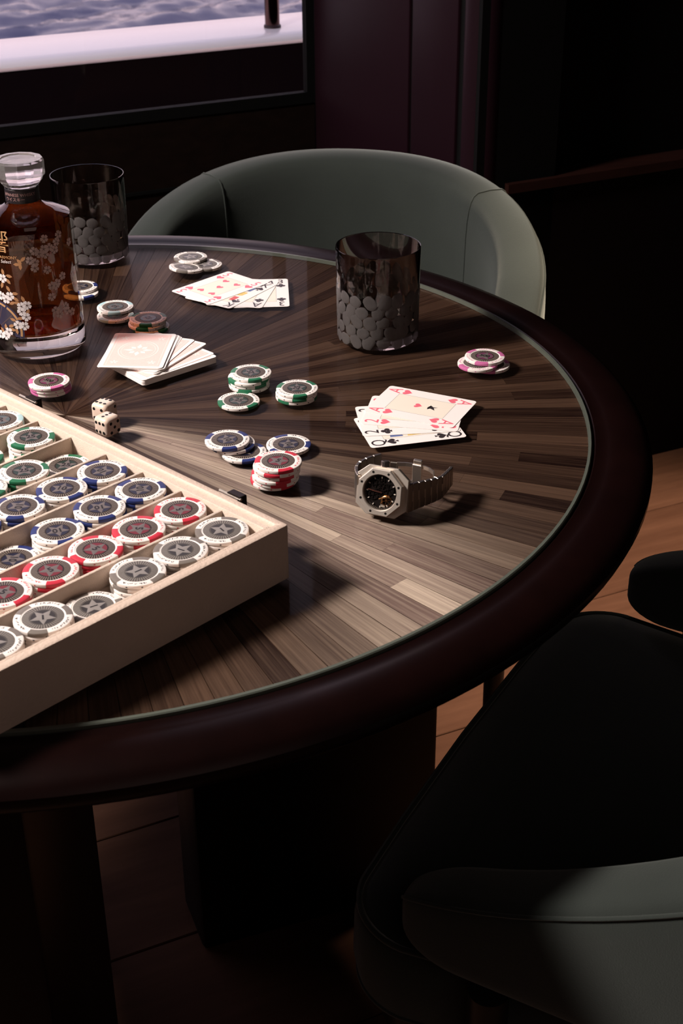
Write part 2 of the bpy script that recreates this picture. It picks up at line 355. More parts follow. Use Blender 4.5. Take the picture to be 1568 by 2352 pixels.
# ================================================================== THE CHAIRS
def build_chair(loc, facing, label):
    """local frame: +Y is the way the chair faces, origin on the floor under the curve of the back"""
    ch = empty('tub_chair', TR(loc[0], loc[1], 0, math.atan2(facing[1], facing[0]) - PI / 2)); tag(ch, label, 'chair', 'green velvet chairs around the table')
    RR = 0.258; AL = 0.238
    path = []
    AP = [AL - 0.05 * (1 - math.cos(PI / 2 * k / 9)) for k in range(10)] + [(AL - 0.05) * (1 - k / 9) for k in range(1, 10)]
    NA = len(AP)
    for c in AP: path.append((Vector((-RR, c, 0)), Vector((-1, 0, 0)), c))
    n = 48
    for k in range(1, n): a = PI + PI * k / n; path.append((Vector((RR * math.cos(a), RR * math.sin(a), 0)), Vector((math.cos(a), math.sin(a), 0)), -1.0 * (1 - abs(a - 1.5 * PI) / (PI / 2))))
    for c in reversed(AP): path.append((Vector((RR, c, 0)), Vector((1, 0, 0)), c))
    # c > 0: metres along the arm from the curve; c in [-1, 0]: fraction round to the centre of the back
    def section(i, m=28):
        P_, No, c = path[i]
        w = ss(-0.15, 1.0, -c) if c < 0 else 0.0
        g = (1 - c / AL) if c >= 0 else 1.0
        top = 0.556 + 0.113 * g ** 1.55 if c >= 0 else 0.669 + 0.087 * (1 - (1 + c) ** 2.48)
        bot = 0.490 - 0.02 * w
        th = 0.024 + 0.010 * g + 0.004 * w
        e = min(1.0, (AL - c) / 0.05) if c >= 0 else 1.0
        e = math.sqrt(max(0.0, 1 - (1 - e) ** 2)) if e < 1 else 1.0
        hh = (top - bot) / 2 * (0.35 + 0.65 * e) if e < 1 else (top - bot) / 2
        th *= (0.25 + 0.75 * e)
        zc = (top + bot) / 2; lean = 0.008 * w
        ring = []
        for k in range(m):
            t = 2 * PI * k / m; ct, st_ = math.cos(t), math.sin(t); ex = 0.42
            x = th * math.copysign(abs(ct) ** ex, ct); z = hh * math.copysign(abs(st_) ** ex, st_)
            ring.append(P_ + No * (x + lean * (z + hh) / (2 * hh)) + Vector((0, 0, zc + z)))
        return ring
    rings = [section(i) for i in range(len(path))]
    iL = NA + 10; iR = len(path) - 1 - iL
    for nm, a, b, c0, c1 in (('armrest', 0, iL, True, False), ('backrest', iL, iR, False, False), ('armrest', iR, len(path) - 1, False, True)):
        q = MB(); q.loops(rings[a:b + 1], True, c0, c1); q.build(nm, M_VELVET, ch, 60)
    for i in (iL, iR):
        q = MB(); r_ = rings[i]; P0 = sum((Vector(p) for p in r_), Vector()) / len(r_)
        q.tube([P0 + (p - P0) * 1.003 for p in r_], 0.0013, 6, True); q.build('seam_piping', M_VELVET, ch, 60)
    q = MB(); q.tube([r_[3] + Vector((0, 0, 0.0008)) for r_ in rings[1:-1]], 0.0017, 6); q.build('seam_piping', M_VELVET, ch, 60)
    # seat: rounded trapezoid
    def outline(ins, z):
        pts = []
        for cx, cy, r, a0, a1 in ((0.264 - 0.06, 0.300 - 0.06, 0.06, 0, 90), (-0.264 + 0.06, 0.300 - 0.06, 0.06, 90, 180), (-0.222 + 0.13, -0.225 + 0.13, 0.13, 180, 270), (0.222 - 0.13, -0.225 + 0.13, 0.13, 270, 360)):
            for k in range(13):
                a = R_(a0 + (a1 - a0) * k / 12); x = cx + (r - ins) * math.cos(a) if r > ins else cx - (ins - r) * math.cos(R_((a0 + a1) / 2)); y = cy + (r - ins) * math.sin(a) if r > ins else cy - (ins - r) * math.sin(R_((a0 + a1) / 2))
                if a0 < 180: y += 0.010 * (1 - (x / 0.264) ** 2)
                pts.append((x, y, z))
            if a0 == 0:
                pts += [(0.13, 0.300 - ins + 0.0076, z), (0.0, 0.300 - ins + 0.010, z), (-0.13, 0.300 - ins + 0.0076, z)]
        return pts
    q = MB(); q.loops([outline(0.012, 0.398), outline(0.002, 0.402), outline(-0.002, 0.425), outline(-0.001, 0.460), outline(0.004, 0.474), outline(0.013, 0.482), outline(0.035, 0.486), outline(0.055, 0.488)]); q.build('seat_cushion', M_VELVET, ch, 50)
    q = MB(); q.tube(outline(0.003, 0.477), 0.0028, 6, True); q.build('seam_piping', M_VELVET, ch, 60)
    q = MB(); q.tube(outline(0.002, 0.404), 0.0022, 6, True); q.build('seam_piping', M_VELVET, ch, 60)
    q = MB(); q.loops([outline(0.03, 0.352), outline(0.022, 0.356), outline(0.022, 0.398)]); q.build('seat_frame', mat('chair_black_wood', (0.006, 0.005, 0.004), 0.4, noise_amt=0.1), ch, 40)
    for sx in (-1, 1):
        q = MB(); q.lathe([(0, 0), (0.012, 0), (0.015, 0.35), (0.0155, 0.478), (0, 0.478)], 20, Matrix.Translation((sx * 0.268, 0.165, 0))); q.build('leg', MATS['chair_black_wood'], ch, 40)
        q = MB(); q.lathe([(0, 0), (0.011, 0), (0.017, 0.37), (0, 0.37)], 20, Matrix.Translation((sx * 0.165, -0.165, 0))); q.build('leg', MATS['chair_black_wood'], ch, 40)
    return ch
build_chair((0.230, 0.579), (-0.2114, -0.9774), 'green velvet tub chair behind the table with its back to the window')
build_chair((0.6346, -0.297), (-0.876, 0.482), 'green velvet tub chair in the dark right foreground, cut by the picture edge')

# ================================================================== POKER CHIPS
M_CW = mat('chip_white', (0.80, 0.735, 0.69), 0.42, noise_amt=0.03, noise_scale=300, bump=0.08, bump_scale=1500)
CCOL = {'green': ((0.016, 0.135, 0.062), '25'), 'blue': ((0.018, 0.030, 0.130), '10'), 'red': ((0.52, 0.028, 0.050), '5'), 'grey': ((0.17, 0.145, 0.125), '1'),
        'pink': ((0.52, 0.13, 0.30), '500'), 'pale blue': ((0.40, 0.58, 0.60), '50')}
def label_mat(name, base, tick):
    m = bpy.data.materials.new(name); m.use_nodes = True; nt = m.node_tree; b = nt.nodes['Principled BSDF']; L = nt.links.new
    tc = nt.nodes.new('ShaderNodeTexCoord'); sp = nt.nodes.new('ShaderNodeSeparateXYZ'); L(tc.outputs['Object'], sp.inputs[0])
    at = nt.nodes.new('ShaderNodeMath'); at.operation = 'ARCTAN2'; L(sp.outputs['Y'], at.inputs[0]); L(sp.outputs['X'], at.inputs[1])
    mu = nt.nodes.new('ShaderNodeMath'); mu.operation = 'MULTIPLY'; mu.inputs[1].default_value = 44; L(at.outputs[0], mu.inputs[0])
    si = nt.nodes.new('ShaderNodeMath'); si.operation = 'SINE'; L(mu.outputs[0], si.inputs[0])
    ln = nt.nodes.new('ShaderNodeVectorMath'); ln.operation = 'LENGTH'; L(tc.outputs['Object'], ln.inputs[0])
    gt = nt.nodes.new('ShaderNodeMath'); gt.operation = 'GREATER_THAN'; gt.inputs[1].default_value = 0.0098; L(ln.outputs['Value'], gt.inputs[0])
    g2 = nt.nodes.new('ShaderNodeMath'); g2.operation = 'GREATER_THAN'; g2.inputs[1].default_value = 0.1; L(si.outputs[0], g2.inputs[0])
    m2 = nt.nodes.new('ShaderNodeMath'); m2.operation = 'MULTIPLY'; L(gt.outputs[0], m2.inputs[0]); L(g2.outputs[0], m2.inputs[1])
    mx = nt.nodes.new('ShaderNodeMix'); mx.data_type = 'RGBA'; mx.inputs['A'].default_value = (*base, 1); mx.inputs['B'].default_value = (*tick, 1)
    L(m2.outputs[0], mx.inputs['Factor']); L(mx.outputs['Result'], b.inputs['Base Color']); b.inputs['Roughness'].default_value = 0.42; b.inputs['Specular IOR Level'].default_value = 0.15
    return m
M_LAB = label_mat('chip_label', (0.022, 0.016, 0.015), (0.19, 0.152, 0.128)); M_LABG = label_mat('chip_label_grey', (0.075, 0.066, 0.060), (0.22, 0.195, 0.175))
M_STAR = mat('chip_star_grey', (0.15, 0.126, 0.120), 0.36, metal=0.2, spec=0.25, noise_amt=0.08); M_STARL = mat('chip_star_silver', (0.27, 0.245, 0.225), 0.36, metal=0.2, spec=0.25, noise_amt=0.08)
M_INK = mat('black_ink', (0.008, 0.007, 0.007), 0.45, noise_amt=0.1)
CR, CT, CP = 0.0196, 0.0033, 0.0034
b = MB(); b.lathe([(0, 0), (0.0187, 0), (0.0194, 0.0003), (CR, 0.0008), (CR, 0.0025), (0.0194, 0.0030), (0.0187, CT), (0.0149, CT), (0.0146, 0.0031), (0, 0.0031)], 56); ME_CHIP = b.mesh('poker_chip', M_CW, 30)
def spot_mesh(m):
    b = MB(); pr = [(0.0151, 0.0030), (0.0151, 0.00336), (0.01875, 0.00336), (0.01945, 0.00305), (0.01967, 0.0025), (0.01967, 0.0008), (0.01945, 0.0003), (0.0187, 0.00003), (0.0180, 0.0015)]
    b.loops([[(r * math.cos(a), r * math.sin(a), z) for r, z in pr] for a in [R_(-20 + 40 * k / 9) for k in range(10)]]); return b.mesh('edge_spot', m, 30)
def print_mesh(m, top):
    b = MB(); rr = random.Random(5)
    for sgm in range(3):
        c = R_(60 + 120 * sgm)
        for d in (-16, 16):
            a = c + R_(d); w, h = 0.0009, 0.00062; t = Vector((-math.sin(a), math.cos(a), 0)); P0 = Vector((math.cos(a), math.sin(a), 0)) * 0.01964 + Vector((0, 0, 0.00165))
            b.add([P0 - t * w, P0 - Vector((0, 0, h)), P0 + t * w, P0 + Vector((0, 0, h))], [(0, 1, 2, 3)])
        if top:
            for k in range(11):
                a = c + R_(-27 + 5.4 * k); r0 = 0.0160 + rr.uniform(0, 0.0008); r1 = r0 + rr.uniform(0.0008, 0.0018); sk = rr.uniform(-0.07, 0.07); w = rr.uniform(0.018, 0.042)
                b.add([(r0 * math.cos(a - w), r0 * math.sin(a - w), 0.00332), (r0 * math.cos(a + w), r0 * math.sin(a + w), 0.00332), (r1 * math.cos(a + w * .4 + sk), r1 * math.sin(a + w * .4 + sk), 0.00332), (r1 * math.cos(a - w * .4 + sk), r1 * math.sin(a - w * .4 + sk), 0.00332)], [(0, 1, 2, 3)])
    return b.mesh('printed_marks', m)
b = MB(); b.lathe([(0, 0.00311), (0.0137, 0.00311), (0.0139, 0.00316), (0.0137, 0.00320), (0, 0.00320)], 48); ME_LAB = b.mesh('label_disc', M_LAB, 30); ME_LABG = b.mesh('label_disc', M_LABG, 30)
b = MB(); v = [(0, 0, 0.00338)]; f = []
for k in range(10):
    r = 0.0092 if k % 2 == 0 else 0.0042; a = R_(90 + 36 * k); v.append((r * math.cos(a), r * math.sin(a), 0.00324))
for k in range(10): f.append((0, 1 + k, 1 + (k + 1) % 10))
b.add(v, f); ME_STAR = b.mesh('star', M_STAR); ME_STARL = b.mesh('star', M_STARL)
CH = {}
for c, (rgb, num) in CCOL.items():
    mc = mat('chip_' + c.replace(' ', '_'), rgb, 0.40, noise_amt=0.05, noise_scale=300, bump=0.08, bump_scale=1500)
    mi = mc if c in ('red', 'pink') else M_INK
    b = MB(); b.lathe([(0, 0.00321), (0.0082, 0.00321), (0.0082, 0.003225), (0, 0.003225)], 36)
    md = mat('chip_field_' + c.replace(' ', '_'), tuple(x * (0.26 if c in ('red', 'pink') else 0.14) + 0.002 for x in rgb), 0.3, noise_amt=0.05)
    tv, tf = text_geo(num, 0.0078 if len(num) < 3 else 0.0066, bold=0.00025); n_ = MB(); n_.add([(x, y, 0.003385) for x, y, z in tv], tf)
    CH[c] = dict(spot=spot_mesh(mc), prt=print_mesh(mi, True), edge=print_mesh(mi, False), field=b.mesh('star_field', md, 30), num=n_.mesh('numeral', M_INK), lab=ME_LABG if c == 'grey' else ME_LAB, star=ME_STARL if c == 'grey' else ME_STAR)
SPOTM = [Matrix.Rotation(R_(120 * k), 4, 'Z') for k in range(3)]
def chip(color, M, label, group, face=True):
    """one poker chip; face: its upper side shows, so it gets its printed label disc"""
    o = put('poker_chip', ME_CHIP, None, M); tag(o, label, 'poker chip', group); d = CH[color]
    for k in range(3): put('edge_spot', d['spot'], o, SPOTM[k])
    put('printed_marks', d['prt'] if face else d['edge'], o)
    if face:
        l = put('label_disc', d['lab'], o); R = Matrix.Rotation(random.uniform(0, 6.28), 4, 'Z') if face is True else Matrix.Rotation(face, 4, 'Z')
        l.matrix_local = R
        put('star_field', d['field'], l); put('star', d['star'], l); put('numeral', d['num'], l)
    return o
ORD = ['top', 'second', 'third', 'fourth', 'fifth', 'sixth']
def stack(color, pts, where, rots=None, group=None, zb=TZ, faces=1):
    """pts: xy of each chip from the top down"""
    n = len(pts)
    for i, (x, y) in enumerate(pts):
        z = zb + (n - 1 - i) * CP
        a = rots[i] if rots else random.uniform(0, 2.1)
        if n == 1: lb = f'{color} and white poker chip {where}'
        elif i == 0: lb = f'{color} poker chip on top of {where}'
        elif i == n - 1: lb = f'{color} poker chip at the bottom of {where}'
        else: lb = f'{color} poker chip {ORD[i]} from top of {where}'
        chip(color, TR(x, y, z, a), lb, group or 'poker chips lying on the table', i < faces)
G = 'poker chips lying on the table'
stack('pale blue', [(0.0129, 0.2516), (0.0150, 0.2356)], 'the pair beside the whisky bottle', [0.6, 2.0], faces=2)
stack('blue', [(-0.0348, 0.3148), (-0.0330, 0.3052)], 'the pair half hidden behind the whisky bottle', [0.3, 1.2])
stack('green', [(0.0536, 0.2082), (0.0526, 0.2046), (0.0566, 0.2030)], 'the leaning stack behind the pink card deck', [R_(-92), R_(-100), R_(-40)], faces=3)
stack('pink', [(-0.0221, 0.0469), (-0.0214, 0.0474), (-0.0210, 0.0480)], 'the stack of three near the case clasp', [R_(-55), R_(-140), R_(-138)])
stack('green', [(0.1694, 0.0559), (0.1671, 0.0543), (0.1673, 0.0551), (0.1676, 0.0538)], 'the taller green stack in the table middle', [R_(-75), R_(-30), R_(-50), R_(-100)])
stack('green', [(0.1598, 0.0140)], 'lying alone in front of the taller green stack', [R_(-40)])
stack('green', [(0.2141, 0.0261), (0.2134, 0.0258), (0.2133, 0.0264)], 'the neat green stack of three', [R_(-80), R_(-80), R_(-130)])
stack('blue', [(0.1559, -0.0823), (0.1602, -0.0818), (0.1708, -0.0926)], 'the slipped blue stack', [R_(-80), R_(-30), R_(-72)], faces=3)
stack('blue', [(0.2090, -0.0785)], 'lying flat behind the red stack', [R_(-5)])
stack('red', [(0.2027, -0.1444), (0.2012, -0.1449), (0.2014, -0.1437), (0.1998, -0.1446), (0.2002, -0.1436), (0.1985, -0.1416)], 'the tall red stack beside the case', [R_(-68), R_(-100), R_(-62), R_(-66), R_(-80), R_(-50)], faces=1)
stack('pink', [(0.3966, 0.0994), (0.3890, 0.0912), (0.4016, 0.0962)], 'the slipped stack near the right table edge', [R_(-105), R_(-25), R_(20)], faces=3)
chip('grey', TR(0.0980, 0.3962, TZ, R_(40)), 'grey and white poker chip lying flat beside the back fan of cards', G)
chip('grey', TR(0.0795, 0.4128, TZ + CP, R_(90)), 'grey and white poker chip overlapping another at the far table edge', G)
dirv = Vector((0.0980 - 0.0762, 0.3962 - 0.3800, 0)).normalized()
chip('grey', Matrix.Translation((0.0772, 0.3790, TZ + 0.0027)) @ Matrix.Rotation(R_(8.2), 4, Vector((dirv.y, -dirv.x, 0)) * -1) @ Matrix.Rotation(R_(-100), 4, 'Z'), 'grey and white poker chip tilted against the other grey chips', G)

# ================================================================== THE CHIP CASE
M_LEA = mat('cream_leather', (0.62, 0.485, 0.395), 0.62, noise_amt=0.06, noise_scale=60, bump=0.45, bump_scale=420)
M_SUEDE = mat('cream_suede', (0.63, 0.50, 0.405), 0.85, sheen=0.25, noise_amt=0.10, noise_scale=220, bump=0.6, bump_scale=1300)
CA = R_(136.4); CX, CY = 0.2165, -0.2952; L1, L2, HC = 0.436, 0.300, 0.045; FZ = 0.0245
CM = TR(CX, CY, TZ, CA)
case = empty('chip_case', CM); tag(case, 'open cream leather chip case with rows of stacked poker chips inside', 'case')
q = MB(); q.loops([rrect(0, 0, L1, L2, 0.0025, 0.0), rrect(0, 0, L1, L2, 0.0025, HC - 0.002), rrect(0.0006, 0.0006, L1 - 0.0006, L2 - 0.0006, 0.0022, HC - 0.0006), rrect(0.002, 0.002, L1 - 0.002, L2 - 0.002, 0.002, HC),
                   rrect(0.0065, 0.0065, L1 - 0.0065, L2 - 0.0065, 0.002, HC), rrect(0.0075, 0.0075, L1 - 0.0075, L2 - 0.0075, 0.0018, HC - 0.0010), rrect(0.0080, 0.0080, L1 - 0.0080, L2 - 0.0080, 0.0018, HC - 0.0040),
                   rrect(0.0080, 0.0080, L1 - 0.0080, L2 - 0.0080, 0.0018, FZ - 0.012)], True, True, True)
q.build('leather_shell', M_LEA, case, 40)
# suede tray lining: flange around the wells and the floor
W0, W1, V0, V1 = 0.0125, L1 - 0.0125, 0.0145, L2 - 0.0145
q = MB(); q.loops([rrect(0.0083, 0.0083, L1 - 0.0083, L2 - 0.0083, 0.0018, FZ - 0.010), rrect(0.0083, 0.0083, L1 - 0.0083, L2 - 0.0083, 0.0018, HC - 0.0034), rrect(0.0092, 0.0092, L1 - 0.0092, L2 - 0.0092, 0.0018, HC - 0.0024),
                   rrect(W0 - 0.0008, V0 - 0.0008, W1 + 0.0008, V1 + 0.0008, 0.0016, HC - 0.0022), rrect(W0, V0, W1, V1, 0.0015, HC - 0.0032), rrect(W0, V0, W1, V1, 0.0015, FZ)], True, True, True)
q.build('suede_tray', M_SUEDE, case, 40)
v, f = bevel_box(0.003, V1 - V0 + 0.001, 0.0165, 0.0009, 2); b = MB(); b.add(v, f); dme = b.mesh('divider', M_SUEDE, 40)
ROW = [0.0345] + [0.0805 + 0.046 * k for k in range(8)]
for k in range(8): put('divider', dme, case, Matrix.Translation((0.0575 + 0.046 * k, (V0 + V1) / 2, FZ + 0.0165 / 2)))
M_BRONZE = mat('dark_bronze', (0.035, 0.025, 0.02), 0.35, metal=0.9, noise_amt=0.1)
for u in (0.066, 0.324):
    cl = empty('clasp', Matrix.Translation((u, 0, 0)), case)
    b = MB(); v, f = bevel_box(0.022, 0.0022, 0.016, 0.0005, 1); b.add(v, f, Matrix.Translation((0, -0.0011, 0.036))); b.build('plate', M_BRONZE, cl)
    b = MB(); v, f = bevel_box(0.015, 0.0075, 0.014, 0.0010, 2); b.add(v, f, Matrix.Translation((-0.004, -0.0060, 0.0385))); b.build('latch', M_BRONZE, cl)
    b = MB(); b.tube([(-0.012, -0.003, 0.0438), (0.012, -0.003, 0.0438)], 0.0011, 8); b.build('hinge_pin', M_STEELP, cl, 40)
rows = [('grey', 'grey row', [(34.6, 5), (74.0, 5), (113.4, 5), (153.2, 2), (193.2, 5), (232.8, 5)]),
        ('red', 'red row', [(35.0, 5), (74.8, 5), (114.2, 5), (153.6, 5), (193.0, 5)]),
        ('blue', 'blue row beside the red', [(34.6, 5), (74.0, 5), (113.4, 4), (153.4, 2)]),
        ('blue', 'blue row beside the green', [(35.6, 5), (75.0, 5), (114.4, 5), (153.8, 5)]),
        ('green', 'green row beside the blue', [(37.2, 2), (77.0, 5), (116.4, 5)]),
        ('green', 'green row beside the pale blue', [(37.0, 5), (88.0, 5)]),
        ('pale blue', 'pale blue row', [(35.4, 5)])]
SORD = ['first', 'second', 'third', 'fourth', 'fifth', 'sixth']
rc = random.Random(11)
for ri, (c, rn, st_) in enumerate(rows):
    for si, (v_, n) in enumerate(st_):
        tow = f'the {SORD[si]} stack of the {rn}' if len(st_) > 1 else f'the stack of the {rn}'
        tow2 = (f'{SORD[si]} stack, ' if len(st_) > 1 else 'only stack, ') + rn
        base = rc.uniform(0, 2.09)
        for i in range(n):
            zz = FZ + (n - 1 - i) * CP + (0.0002 if i == 0 else 0)
            a = base + rc.uniform(-0.7, 0.7) * (0 if rc.random() < 0.4 else 1)
            M = CM @ Matrix.Translation((ROW[ri] + rc.uniform(-0.0006, 0.0006), v_ / 1000, zz)) @ Matrix.Rotation(a, 4, 'Z')
            if i == 0: lb = f'top chip, {tow2} of the case'
            else: lb = f'{c} chip {ORD[i]} from top, {tow2}, case'
            chip(c, M, lb, 'poker chips stacked in the case', i == 0)

# ================================================================== DICE
M_IV = mat('ivory_resin', (0.74, 0.575, 0.475), 0.22, coat=0.5, noise_amt=0.10, noise_scale=120, sss=0.15)
PIP = {1: [(0, 0)], 2: [(-1, -1), (1, 1)], 3: [(-1, -1), (0, 0), (1, 1)], 4: [(-1, -1), (1, 1), (-1, 1), (1, -1)], 5: [(-1, -1), (1, 1), (-1, 1), (1, -1), (0, 0)], 6: [(-1, -1), (-1, 0), (-1, 1), (1, -1), (1, 0), (1, 1)]}
def die(M, faces, label, rotf=None):
    E2 = 0.0185; h = E2 / 2
    bm = bmesh.new(); bmesh.ops.create_cube(bm, size=E2); bmesh.ops.bevel(bm, geom=list(bm.edges), offset=0.0046, segments=6, profile=0.5, affect='EDGES')
    me = bpy.data.meshes.new('die'); bm.to_mesh(me); bm.free(); me.materials.append(M_IV); me.polygons.foreach_set('use_smooth', [True] * len(me.polygons))
    d = put('die', me, None, M @ Matrix.Translation((0, 0, h))); tag(d, label, 'die', 'ivory dice beside the case')
    b = MB()
    for (ax, val, sp) in faces:
        for (px, py) in PIP[val]:
            if val == 3 and sp == 'row': px = 0
            L_ = Matrix.Translation((px * 0.0042 * (0.85 if sp == 'tall' else 1), py * 0.0044, h))
            b.lathe([(0, -0.0004), (0.0015, -0.0004), (0.0015, 0.00006), (0, 0.00006)], 16, ax @ L_)
    b.build('pips', M_INK, d, 40)
    return d
XF = {'top': Matrix.Identity(4), 'front': Matrix.Rotation(PI / 2, 4, 'X'), 'right': Matrix.Rotation(PI / 2, 4, 'Y') @ Matrix.Rotation(PI / 2, 4, 'Z'), 'left': Matrix.Rotation(-PI / 2, 4, 'Y') @ Matrix.Rotation(PI / 2, 4, 'Z'), 'back': Matrix.Rotation(-PI / 2, 4, 'X')}
die(TR(0.0470, -0.0490, TZ, R_(-38)), [(XF['top'], 3, 'row'), (XF['front'] @ Matrix.Rotation(PI / 2, 4, 'Z'), 6, ''), (XF['right'], 5, ''), (XF['left'], 2, ''), (XF['back'], 1, '')], 'nearer ivory die with six and five facing the viewer')
die(TR(0.0400, -0.0195, TZ, R_(-30)), [(XF['top'] @ Matrix.Rotation(PI / 2, 4, 'Z'), 6, ''), (XF['front'], 4, ''), (XF['right'], 2, ''), (XF['left'], 5, ''), (XF['back'], 3, '')], 'farther ivory die with six on top, behind the other die')

# ================================================================== PLAYING CARDS
M_CARD = mat('card_stock', (0.86, 0.79, 0.755), 0.42, noise_amt=0.015, noise_scale=30)
M_CREAM = mat('card_cream_panel', (0.83, 0.74, 0.63), 0.42, noise_amt=0.02)
M_CRED = mat('card_red_ink', (0.78, 0.145, 0.20), 0.42, noise_amt=0.04); M_CBLK = mat('card_black_ink', (0.030, 0.022, 0.024), 0.42, noise_amt=0.04)
M_LINE = mat('card_grey_line', (0.30, 0.25, 0.24), 0.5, noise_amt=0.04)
CWD, CHT, CTH = 0.063, 0.088, 0.0003
b = MB(); b.loops([rrect(-CWD / 2, -CHT / 2, CWD / 2, CHT / 2, 0.0034, 0, 5), rrect(-CWD / 2, -CHT / 2, CWD / 2, CHT / 2, 0.0034, CTH, 5)]); ME_CARD = b.mesh('playing_card', M_CARD)
def suit_pts(s):
    p = []
    if s == 'heart':
        for k in range(40):
            t = 2 * PI * k / 40; x = 16 * math.sin(t) ** 3; y = 13 * math.cos(t) - 5 * math.cos(2 * t) - 2 * math.cos(3 * t) - math.cos(4 * t); p.append((x / 34, y / 34 + 0.07))
        return [p]
    if s == 'spade':
        for k in range(40):
            t = 2 * PI * k / 40; x = 16 * math.sin(t) ** 3; y = 13 * math.cos(t) - 5 * math.cos(2 * t) - 2 * math.cos(3 * t) - math.cos(4 * t); p.append((x / 34, -y / 36 + 0.08))
        return [p, [(-0.16, -0.5), (0.16, -0.5), (0.04, -0.2), (-0.04, -0.2)]]
    cs = []
    for cx, cy in ((0, 0.22), (-0.25, -0.10), (0.25, -0.10)): cs.append([(cx + 0.23 * math.cos(2 * PI * k / 18), cy + 0.23 * math.sin(2 * PI * k / 18)) for k in range(18)])
    return cs + [[(-0.16, -0.5), (0.16, -0.5), (0.04, -0.05), (-0.04, -0.05)]]
ZP = CTH + 0.00004
def add_suit(b, s, x, y, size, flip):
    for i, poly in enumerate(suit_pts(s)):
        sg = -1 if flip else 1
        b.add([(x + sg * px * size, y + sg * py * size, ZP + 0.00001 * i) for px, py in poly], [tuple(range(len(poly)))])
def face_card(rank, suit, cx, cy, ang, lvl, label, group, pips=()):
    M = TR(cx, cy, TZ + 0.0001 + lvl * 0.00042, ang)
    o = put('playing_card', ME_CARD, None, M); tag(o, label, 'card', group)
    ink = M_CRED if suit == 'heart' else M_CBLK
    pw_, ph_ = 0.0175, 0.0285
    b = MB(); b.add([(-pw_, -ph_, ZP - 0.00002), (pw_, -ph_, ZP - 0.00002), (pw_, ph_, ZP - 0.00002), (-pw_, ph_, ZP - 0.00002)], [(0, 1, 2, 3)]); pn = b.build('face_panel', M_CREAM, o)
    b = MB(); w = 0.00016
    for x0, x1, y0, y1 in ((-pw_, pw_, ph_ - w, ph_ + w), (-pw_, pw_, -ph_ - w, -ph_ + w), (-pw_ - w, -pw_ + w, -ph_, ph_), (pw_ - w, pw_ + w, -ph_, ph_)):
        b.add([(x0, y0, ZP - 0.00001), (x1, y0, ZP - 0.00001), (x1, y1, ZP - 0.00001), (x0, y1, ZP - 0.00001)], [(0, 1, 2, 3)])
    b.build('frame_line', M_LINE, pn)
    tv, tf = text_geo(rank, 0.0182, bold=0.00008)
    for sx in (-1, 1):
        for fl_ in (False, True):
            sg = -1 if fl_ else 1; b = MB()
            b.add([(sx * 0.0232 + sg * x * 0.85, sg * 0.0345 + sg * y, ZP) for x, y, z in tv], tf); b.build('rank_index', ink, o)
            b = MB(); add_suit(b, suit, sx * 0.0232, sg * 0.0222, 0.0108, fl_); b.build('suit_index', ink, o)
    for (x, y, s, fl_) in pips:
        b = MB(); add_suit(b, suit, x, y, s, fl_); b.build('pip', ink, o)
    if rank in 'KQ':
        rr = random.Random(4); cols = [mat('court_red', (0.6, 0.10, 0.10), 0.45, noise_amt=0.05), mat('court_yellow', (0.72, 0.50, 0.16), 0.45, noise_amt=0.05), mat('court_blue', (0.13, 0.17, 0.34), 0.45, noise_amt=0.05)]
        for k in range(12):
            b = MB(); x = -pw_ + 0.0022 + (k % 4) * 0.0095; y = -0.022 + (k // 4) * 0.016; a = rr.uniform(-0.5, 0.5)
            b.add([(x, y, ZP), (x + 0.006, y + 0.002 * a, ZP), (x + 0.0068, y + 0.011, ZP), (x + 0.001 * a, y + 0.012, ZP)], [(0, 1, 2, 3)]); b.build('court_patch', cols[k % 3], pn)
    if rank == 'A' and suit == 'heart':
        b = MB(); pts = [(0.0, 0.004), (0.002, 0.0015), (0.005, 0.0025), (0.0022, -0.001), (0.003, -0.005), (0.0005, -0.002), (-0.004, -0.0045), (-0.0012, 0.0005), (-0.004, 0.003), (-0.0012, 0.0025)]
        b.add([(x, y - 0.011, ZP) for x, y in pts], [(0, 1, 2), (0, 2, 3), (0, 3, 4), (0, 4, 5), (0, 5, 6), (0, 6, 7), (0, 7, 8), (0, 8, 9)]); b.build('emblem', M_CBLK, pn)
    return o
GF = 'fan of face-up cards in front of the watch'; GB = 'fan of face-up cards at the back of the table'
def long_dir(a): return R_(a + 90)
face_card('Q', 'spade', 0.3164, -0.0415, long_dir(14), 0, 'queen of spades, nearest card of the fan behind the watch', GF)
face_card('2', 'club', 0.3149, -0.0241, long_dir(6), 1, 'two of clubs in the fan behind the watch', GF)
face_card('2', 'heart', 0.3219, -0.0127, long_dir(-11.3), 2, 'two of hearts in the fan behind the watch', GF)
face_card('A', 'heart', 0.3286, 0.0013, long_dir(-25.5), 3, 'ace of hearts on top of the fan behind the watch', GF, [(0, 0.002, 0.009, False)])
face_card('3', 'club', 0.1663, 0.3063, R_(3), 0, 'three of clubs, rightmost card of the back fan', GB, [])
face_card('A', 'club', 0.1472, 0.3074, R_(-10.4), 1, 'ace of clubs in the back fan', GB)
face_card('K', 'spade', 0.1333, 0.3103, R_(-33), 2, 'king of spades in the back fan, half covered by the five', GB)
face_card('5', 'heart', 0.1193, 0.3218, R_(-43), 3, 'five of hearts on top of the back fan', GB, [(-0.009, 0.018, 0.0095, False), (0.009, 0.018, 0.0095, False), (0, 0, 0.0095, False), (-0.009, -0.018, 0.0095, True), (0.009, -0.018, 0.0095, True)])
